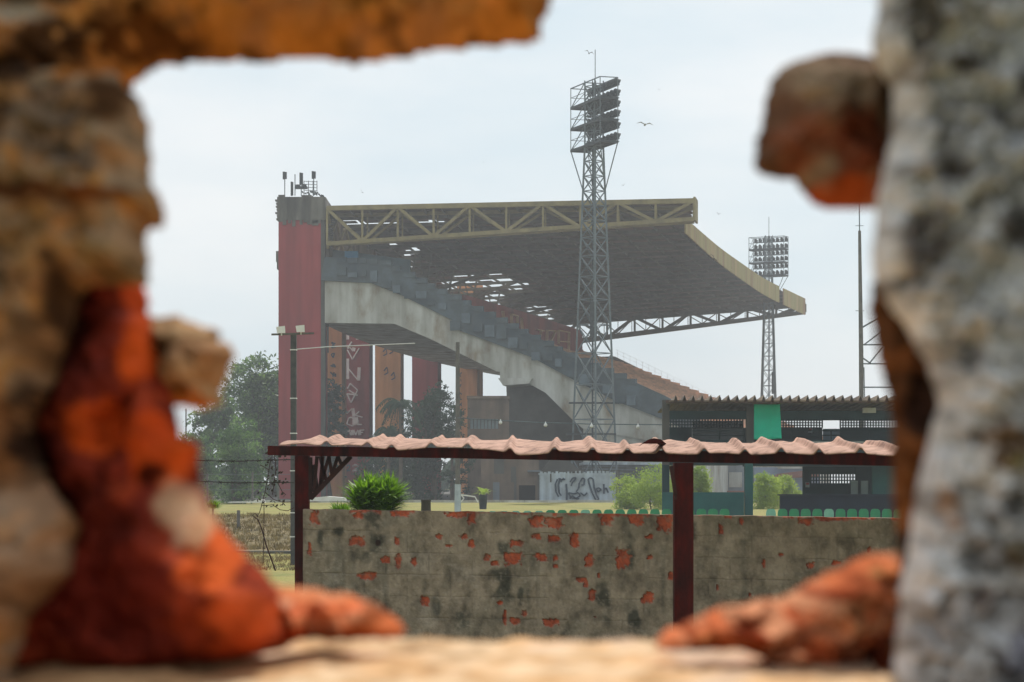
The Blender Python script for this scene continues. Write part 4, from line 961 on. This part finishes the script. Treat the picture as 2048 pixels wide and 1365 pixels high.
for k in range(70):
    x = random.choice([532,540,550,558]); c = P(x+random.gauss(0,9), random.uniform(905,1020), d); n_ = Vector((random.gauss(0,1),random.gauss(0,1),random.gauss(0,1))).normalized(); t_ = n_.orthogonal()*.022; s_ = n_.cross(t_)*.6; b.add([c-t_, c+s_, c+t_, c-s_], [(0,1,2,3)])
b.build('dry_leaves', mat('dry_leaves', (70,60,44), (44,42,34), 5, bump=0, trans=.2), r)

# ---------------------------------------------------------------- birds
def bird(px, py, d, span, bend, m, lab, rot=0.0):
    c = P(px, py, d); b = MB(); R_ = Matrix.Rotation(rot, 3, 'Y')
    def T_(x, y, z): return c+R_ @ Vector((x, y, z))
    s = span
    b.tube([T_(-.02*s, -.25*s, 0), T_(0,-.12*s,.01*s), T_(0,.05*s,0), T_(0,.25*s,-.01*s)], [.015*s,.05*s,.055*s,.02*s], 8)
    for sg in (-1, 1):
        w = [T_(sg*.03*s,-.08*s,.02*s), T_(sg*.25*s,-.12*s,bend*s), T_(sg*.5*s,.02*s,bend*s*.2), T_(sg*.26*s,.08*s,bend*s*.9), T_(sg*.03*s,.1*s,.02*s)]
        b.prism(w, (0,0,.012*s))
    b.prism([T_(-.03*s,.2*s,0), T_(.03*s,.2*s,0), T_(.07*s,.38*s,0), T_(-.07*s,.38*s,0)], (0,0,.01*s))
    tag(b.build('bird', m), lab, 'bird', 'birds over the stadium')
bird(1178,107,150,.75,.22,M['bird'],'bird gliding just above the tip of the tall floodlight tower',.35)
bird(1290,250,110,.95,.12,M['bird_w'],'pale long winged bird right of the tall floodlight tower lamps',.12)
bird(1437,429,140,.35,.3,M['bird'],'small dark bird above the right tip of the grandstand roof',.2)
bird(1247,371,140,.32,.2,M['bird'],'tiny dark bird just above the roof right of the tall floodlight tower',-.5)
bird(724,385,140,.38,.2,M['bird'],'tiny dark bird above the roof beside the red tower',1.0)
bird(1318,180,150,.22,.2,M['bird'],'tiny distant bird right of the top of the tall floodlight tower',.3)
bird(1428,518,150,.9,.1,M['bird'],'black bird flying in front of the grandstand fascia',.9)
bird(967,325,150,.2,.2,M['bird'],'speck of a bird left of the tall floodlight tower above the roof',.3)

# ---------------------------------------------------------------- foreground: the broken wall we look through
FW = empty('broken_wall', (0, .62, 0), 'blurred broken brick and plaster wall framing the view through its hole', 'wall')
def seg_sd(PX, PY, poly):
    n = len(poly); dmin = np.full(PX.shape, 1e9); ins = np.zeros(PX.shape, bool)
    for i in range(n):
        (x0,y0),(x1,y1) = poly[i], poly[(i+1) % n]; dx, dy = x1-x0, y1-y0; L2 = dx*dx+dy*dy+1e-9
        t = np.clip(((PX-x0)*dx+(PY-y0)*dy)/L2, 0, 1); dmin = np.minimum(dmin, np.hypot(PX-x0-t*dx, PY-y0-t*dy))
        c = ((y0 > PY) != (y1 > PY)) & (PX < (x1-x0)*(PY-y0)/(y1-y0+1e-12)+x0); ins ^= c
    return np.where(ins, dmin, -dmin)
def rock(name, poly, d, bulge, back, m, pal, patches=(), step=6, namp=.006, nsc=.012, L=26, seed=0, facet=.0, Lb=150, tilt=0, cells=0, camp=.0, speck=1.0):
    xs_ = [p[0] for p in poly]; ys_ = [p[1] for p in poly]
    X = np.arange(min(xs_)-step, max(xs_)+2*step, step); Y = np.arange(min(ys_)-step, max(ys_)+2*step, step); PX, PY = np.meshgrid(X, Y)
    sd_ = seg_sd(PX, PY, poly)+(fbm(PX*.03, PY*.03, seed+5)-.5)*12+(fbm(PX*.09, PY*.09, seed+6)-.5)*9
    ins = sd_ > 0; sp = np.clip(sd_, 0, None); prof = 1-np.exp(-sp/L)
    n3 = fbm(PX*nsc*9, PY*nsc*9, seed+19, 3); n1 = fbm(PX*nsc, PY*nsc, seed, 5); n2 = fbm(PX*nsc*3.2, PY*nsc*3.2, seed+9, 4); rid = np.abs(fbm(PX*nsc*.7, PY*nsc*.7, seed+14, 3)-.5)*2
    cf = 0
    if cells:        # broken faces: flat tilted planes meeting at ridges
        rs = np.random.RandomState(seed+5); w_, h_ = max(xs_)-min(xs_), max(ys_)-min(ys_); nc_ = max(6, int(w_*h_/cells**2))
        sx, sy = min(xs_)+rs.rand(nc_)*w_, min(ys_)+rs.rand(nc_)*h_; best = np.full(PX.shape, 1e12); cf = np.zeros(PX.shape)
        wx, wy = (fbm(PX*.02, PY*.02, seed+2)-.5)*cells*.8, (fbm(PX*.02, PY*.02, seed+3)-.5)*cells*.8
        for a_, b_, h0, g1, g2 in zip(sx, sy, rs.randn(nc_), rs.randn(nc_), rs.randn(nc_)):
            q = (PX+wx-a_)**2+(PY+wy-b_)**2; near = q < best; best = np.where(near, q, best)
            cf = np.where(near, h0*.6+(g1*(PX-a_)+g2*(PY-b_))/cells*.8, cf)
        for _ in range(2): cf = (cf+np.roll(cf,1,0)+np.roll(cf,-1,0)+np.roll(cf,1,1)+np.roll(cf,-1,1))/5
    y = d-prof*(bulge+cf*camp+(n1-.5)*2.4*namp+(n2-.5)*1.6*namp+(n3-.5)*.55*namp-rid*facet)-tilt*(PY-(min(ys_)+max(ys_))/2)/1000
    yb = d+(1-np.exp(-sp/Lb))*back
    x = (PX-CX)/F0*d; z = EZ+(HY-PY)/F0*d
    # colour
    c = np.ones(PX.shape+(3,))*np.array(lin(pal[0])); k = 0
    for pc in pal[1:]:
        k += 1; msk = sm(fbm(PX*.009*(1+k*.35), PY*.011*(1+k*.3), seed+30+k*7, 4), .46, .60); c = c*(1-msk[...,None]*.85)+np.array(lin(pc))*msk[...,None]*.85
    wob = (fbm(PX*.02, PY*.02, seed+61)-.5)*1.0
    for cx_, cy_, rx, ry, pc in patches:
        q = np.sqrt(((PX-cx_)/rx)**2+((PY-cy_)/ry)**2)+wob; msk = sm(-q, -1.1, -.65)*.92; c = c*(1-msk[...,None])+np.array(lin(pc))*msk[...,None]
    k1 = sm(fbm(PX*.035, PY*.035, seed+81, 3), .6, .7)[...,None]*.6*speck; c = c*(1-k1)+np.array(lin(pal[0]))*1.45*k1
    k2 = sm(fbm(PX*.028, PY*.028, seed+91, 3), .6, .7)[...,None]*.65*speck; c = np.clip(c*(1-k2*.78), 0, 1)  # scattered dark specks paint the shade of crevices into the colour
    c = c*(1-.2*speck+.4*speck*fbm(PX*.06, PY*.06, seed+97, 3))[...,None]
    ny, nx = PX.shape; cell = ins[:-1,:-1] & ins[1:,:-1] & ins[1:,1:] & ins[:-1,1:]
    used = np.zeros(PX.shape, bool); used[:-1,:-1] |= cell; used[1:,:-1] |= cell; used[1:,1:] |= cell; used[:-1,1:] |= cell
    idx = -np.ones(PX.shape, int); nu = int(used.sum()); idx[used] = np.arange(nu)
    Vf = np.stack([x[used], y[used], z[used]], 1); Vb = np.stack([x[used], yb[used]+.0015, z[used]], 1)
    jj, ii = np.nonzero(cell); a, b1, c1, d1 = idx[jj,ii], idx[jj+1,ii], idx[jj+1,ii+1], idx[jj,ii+1]
    Ff = np.stack([a,b1,c1,d1], 1); Fb = np.stack([d1,c1,b1,a], 1)+nu
    pad = np.pad(cell, 1); side = []
    for dj, di, e in ((0,-1,(a,b1)), (0,1,(c1,d1)), (-1,0,(d1,a)), (1,0,(b1,c1))):
        o = ~pad[jj+1+dj, ii+1+di]; side.append(np.stack([e[1][o], e[0][o], e[0][o]+nu, e[1][o]+nu], 1))
    b = MB(); b.v = list(map(tuple, np.concatenate([Vf, Vb]))); b.f = list(map(tuple, np.concatenate([Ff, Fb]+side).tolist()))
    cc = c[used]; return b.build(name, m, FW, smooth=True, attr=np.concatenate([cc, cc]))
BR = (150,98,58); OC = (172,110,52); DK = (70,46,30); GR = (150,134,118); RD = (200,84,34); RD2 = (172,66,34); TN = (206,170,128); SO = (40,30,26)
lint = [(-520,-420),(1200,-420),(1150,-160),(1105,0),(1097,30),(1084,45),(1082,78),(1030,86),(830,106),(818,117),(760,121),(712,126),(650,116),(600,118),(560,121),(500,122),(400,124),(330,128),(290,146),(262,170),(230,230),(100,240),(-520,240)]
rock('lintel', lint, .66, .035, .05, M['attr'], [(200,136,76),(212,140,66),(184,128,84)], [(400,-60,700,75,(120,96,78)),(900,-70,500,75,(128,102,82)),(60,65,90,26,(176,166,150)),(110,20,150,30,(60,52,44)),(160,120,130,50,DK),(300,90,120,50,(100,60,30)),(40,180,80,50,SO)], seed=1, L=45, namp=.007, tilt=-.03)
jamb = [(-520,120),(240,150),(262,178),(284,205),(297,240),(303,300),(304,368),(318,394),(334,430),(328,452),(298,459),(292,472),(297,520),(298,578),(235,572),(178,574),(156,610),(150,650),(120,740),(62,850),(96,960),(158,1050),(140,1150),(60,1230),(20,1365),(0,1700),(-520,1700)]
rock('left_jamb', jamb, .61, .04, .06, M['attr'], [(176,132,92),(188,136,78),(134,98,68),(170,150,128)], [(170,280,80,90,(112,96,84)),(90,290,90,60,(128,108,90)),(60,170,80,60,SO),(185,170,60,40,(176,108,42)),(250,230,30,70,(92,66,46)),(210,360,60,40,(120,104,92)),(150,420,160,22,(110,62,32)),(110,520,70,60,(176,136,94)),(250,540,60,50,(150,122,86)),(40,560,50,50,(100,84,68)),(30,330,50,120,(70,54,44)),(50,1080,110,130,(164,136,112)),(20,900,60,100,(132,92,60)),(110,700,60,70,(112,86,62)),(150,620,28,90,(60,44,34)),(90,860,40,90,SO)], seed=2, namp=.007, L=30, cells=120, camp=.006, speck=.7)
brick = [(165,500),(210,492),(280,496),(290,560),(297,600),(302,640),(318,700),(345,800),(366,872),(396,880),(402,905),(402,960),(420,1010),(452,1062),(482,1100),(522,1132),(560,1178),(560,1290),(430,1326),(200,1342),(-20,1345),(10,1240),(60,1150),(150,1060),(110,960),(70,850),(120,740),(160,660)]
rock('red_brick', brick, .645, .03, .05, M['attr'], [(132,52,38),(158,66,40),(106,42,34)], [(200,640,60,70,(110,40,30)),(190,730,60,60,(120,52,46)),(285,600,22,60,(206,84,42)),(300,700,28,90,(216,88,28)),(230,860,70,60,(206,86,34)),(360,920,45,60,(220,92,34)),(370,1010,36,50,(190,160,130)),(395,1030,22,60,(206,170,140)),(100,920,40,90,(50,18,14)),(120,1000,50,60,(60,18,14)),(240,1180,170,110,(118,44,34)),(450,1100,50,80,(226,104,50)),(420,1060,18,40,(220,176,140)),(500,1230,70,60,(222,100,52)),(320,900,40,80,(214,84,32)),(480,1290,60,24,(206,88,44)),(330,950,30,25,(46,16,12))], seed=3, namp=.004, L=26, facet=.003, nsc=.011, cells=120, camp=.008, speck=.35)
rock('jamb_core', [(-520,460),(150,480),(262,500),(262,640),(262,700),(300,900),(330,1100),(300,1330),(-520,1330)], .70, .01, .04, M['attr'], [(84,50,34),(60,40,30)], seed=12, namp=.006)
lump = [(296,628),(330,634),(362,632),(400,650),(440,660),(446,682),(464,690),(471,712),(462,740),(455,762),(446,778),(446,816),(400,818),(348,816),(325,800),(300,760)]
rock('mortar_lump', lump, .67, .03, .03, M['attr'], [(176,140,104),(150,112,78),(186,150,112)], [(390,806,60,24,(196,122,48)),(330,780,22,30,(96,76,60)),(410,710,60,30,(160,124,92)),(340,660,40,14,(120,104,80)),(375,672,60,16,(214,180,140))], seed=4, namp=.006, L=20, step=4, nsc=.02, cells=40, camp=.006, speck=.6)
frag = [(395,1100),(430,1090),(470,1120),(505,1150),(555,1172),(620,1178),(700,1189),(762,1215),(800,1240),(814,1262),(790,1277),(600,1282),(560,1302),(430,1328),(400,1310),(380,1200)]
rock('brick_fragment', frag, .69, .035, .03, M['attr'], [(206,112,66),(176,84,46),(222,150,110)], [(430,1180,34,46,(236,186,146)),(440,1240,26,20,(236,176,140)),(500,1160,40,22,(206,120,74)),(580,1200,24,12,(236,190,158)),(640,1262,90,16,(140,48,18)),(470,1240,30,36,(216,100,62)),(500,1200,26,26,(120,40,14)),(590,1255,40,20,(214,92,54)),(650,1210,90,14,(222,120,80))], seed=5, namp=.005, L=18, step=4, facet=.004, nsc=.016, cells=46, camp=.009, speck=.9)
plas = [(1762,-420),(1755,0),(1746,60),(1744,100),(1756,130),(1784,170),(1788,260),(1770,330),(1756,400),(1748,470),(1742,520),(1760,580),(1800,640),(1850,720),(1880,800),(1856,900),(1836,960),(1822,1060),(1806,1160),(1796,1260),(1786,1365),(1780,1700),(2650,1700),(2650,-420)]
rock('right_plaster', plas, .585, .02, .09, M['attr_plaster'], [(216,214,213),(242,242,245),(160,154,150),(228,224,220)], [(1905,150,34,26,(70,60,50)),(2030,200,26,24,(60,56,48)),(2010,480,80,60,(96,88,82)),(1880,360,40,26,(96,86,80)),(1990,900,60,50,(150,116,82)),(2010,930,30,22,(120,110,60)),(1835,60,50,70,(92,84,74)),(1830,500,60,60,(120,112,110)),(1900,250,80,60,(184,182,184)),(1990,330,80,60,(186,186,190)),(2020,1300,60,60,(190,188,200)),(2000,1100,40,30,(110,92,60)),(1880,1010,30,60,(150,104,60)),(1930,1200,40,36,(110,84,66))], seed=6, namp=.011, L=30, nsc=.022, speck=.8)
rev = [(1744,560),(1740,640),(1752,700),(1770,760),(1784,850),(1786,950),(1792,1060),(1806,1160),(1780,1300),(1765,1700),(1940,1700),(1940,560)]
rock('right_jamb', rev, .63, .015, .05, M['attr'], [(96,66,46),(70,46,34),(130,84,50)], [(1830,820,50,90,(56,40,34)),(1800,1020,30,80,(130,84,48)),(1810,1100,30,40,(50,36,34)),(1810,1180,26,24,(170,158,150))], seed=7, namp=.009, L=22)
rl = [(1514,270),(1511,300),(1510,335),(1530,352),(1590,362),(1604,384),(1622,406),(1650,417),(1700,419),(1790,419),(1800,300),(1796,180),(1764,124),(1740,112),(1700,107),(1640,109),(1588,122),(1556,142),(1540,165),(1530,200),(1527,240)]
rock('brick_lump', rl, .65, .03, .04, M['attr'], [(132,108,90),(112,82,66),(150,126,102)], [(1650,190,110,50,(160,140,118)),(1600,300,80,50,(140,88,66)),(1700,310,70,70,(108,52,32)),(1680,396,90,26,(168,78,34)),(1710,125,30,12,(70,58,50)),(1750,200,30,60,(96,74,58))], seed=8, namp=.005, L=40, step=5, cells=110, camp=.005, speck=.5)
fr2 = [(1308,1283),(1330,1258),(1390,1236),(1440,1214),(1500,1203),(1560,1194),(1640,1152),(1700,1122),(1740,1109),(1790,1108),(1830,1160),(1830,1345),(1640,1345),(1560,1332),(1480,1302),(1400,1300),(1340,1304),(1312,1298)]
rock('brick_fragment', fr2, .67, .035, .03, M['attr'], [(206,116,74),(170,88,54),(224,160,122)], [(1740,1140,40,20,(196,140,90)),(1690,1230,60,36,(220,164,120)),(1735,1150,26,12,(110,54,26)),(1640,1180,50,10,(150,56,24)),(1660,1320,90,24,(80,32,22)),(1750,1300,70,60,(80,36,24)),(1400,1262,24,10,(232,150,90)),(1475,1260,36,16,(150,54,22)),(1760,1230,30,30,(120,56,30)),(1680,1335,30,14,(180,70,24))], seed=9, namp=.005, L=18, step=4, facet=.004, nsc=.016, cells=50, camp=.011, speck=1.0)
# sill: a real slab with a rough sunlit top
b = MB(); xs_ = np.arange(-.34, .36, .0035); ysl = np.concatenate([np.arange(.40, .765, .005), [.772,.774]]); XX, YY = np.meshgrid(xs_, ysl)
zz = EZ-.0595+(fbm(XX*45, YY*45, 3)-.5)*.008+(fbm(XX*140, YY*140, 8)-.5)*.003; zz[-1] -= .12; zz[-2] -= .006; zz[0] -= .1
ny, nx = XX.shape; idx = np.arange(ny*nx).reshape(ny, nx); b.v = list(map(tuple, np.stack([XX.ravel(), YY.ravel(), zz.ravel()], 1)))
b.f = list(map(tuple, np.stack([idx[:-1,:-1].ravel(), idx[:-1,1:].ravel(), idx[1:,1:].ravel(), idx[1:,:-1].ravel()], 1).tolist()))
cs = np.ones(XX.shape+(3,))*np.array(lin((230,188,142)))
for sc_, th, pc in ((30,.5,(240,216,184)),(60,.58,(206,168,126)),(18,.6,(214,190,172))):
    k_ = sm(fbm(XX*sc_, YY*sc_, int(sc_)), th-.06, th+.08)[...,None]*.8; cs = cs*(1-k_)+np.array(lin(pc))*k_
b.build('sill', M['attr'], FW, smooth=True, attr=cs.reshape(-1,3))
# rest of the wall beyond the frame
b = MB().box(-1.6, -.225, .6, .72, -1.2, 3.2).box(.235, 1.7, .56, .72, -1.2, 3.2).box(-.224, .234, .62, .72, 1.905, 3.2).box(-.224, .234, .42, .765, -1.2, EZ-.075)
b.build('wall_body', mat('old_wall_plaster', (150,140,128), (110,98,86), 12, bump=.6, bscale=60, bdist=.006), FW)

# ---------------------------------------------------------------- haze
hz = bpy.data.materials.new('haze_air'); hz.use_nodes = True; t = hz.node_tree; t.nodes.remove(t.nodes['Principled BSDF'])
v = t.nodes.new('ShaderNodeVolumePrincipled'); v.inputs['Density'].default_value = .0007; v.inputs['Color'].default_value = (.90,.95,1,1); v.inputs['Anisotropy'].default_value = .35
t.links.new(v.outputs[0], t.nodes['Material Output'].inputs['Volume'])
h = MB().box(-2600, 2600, -70, 4100, -2.3, 60).build('haze', hz, None, origin=(0,0,0)); tag(h, 'thin pale haze over the whole stadium', 'haze', kind='stuff')
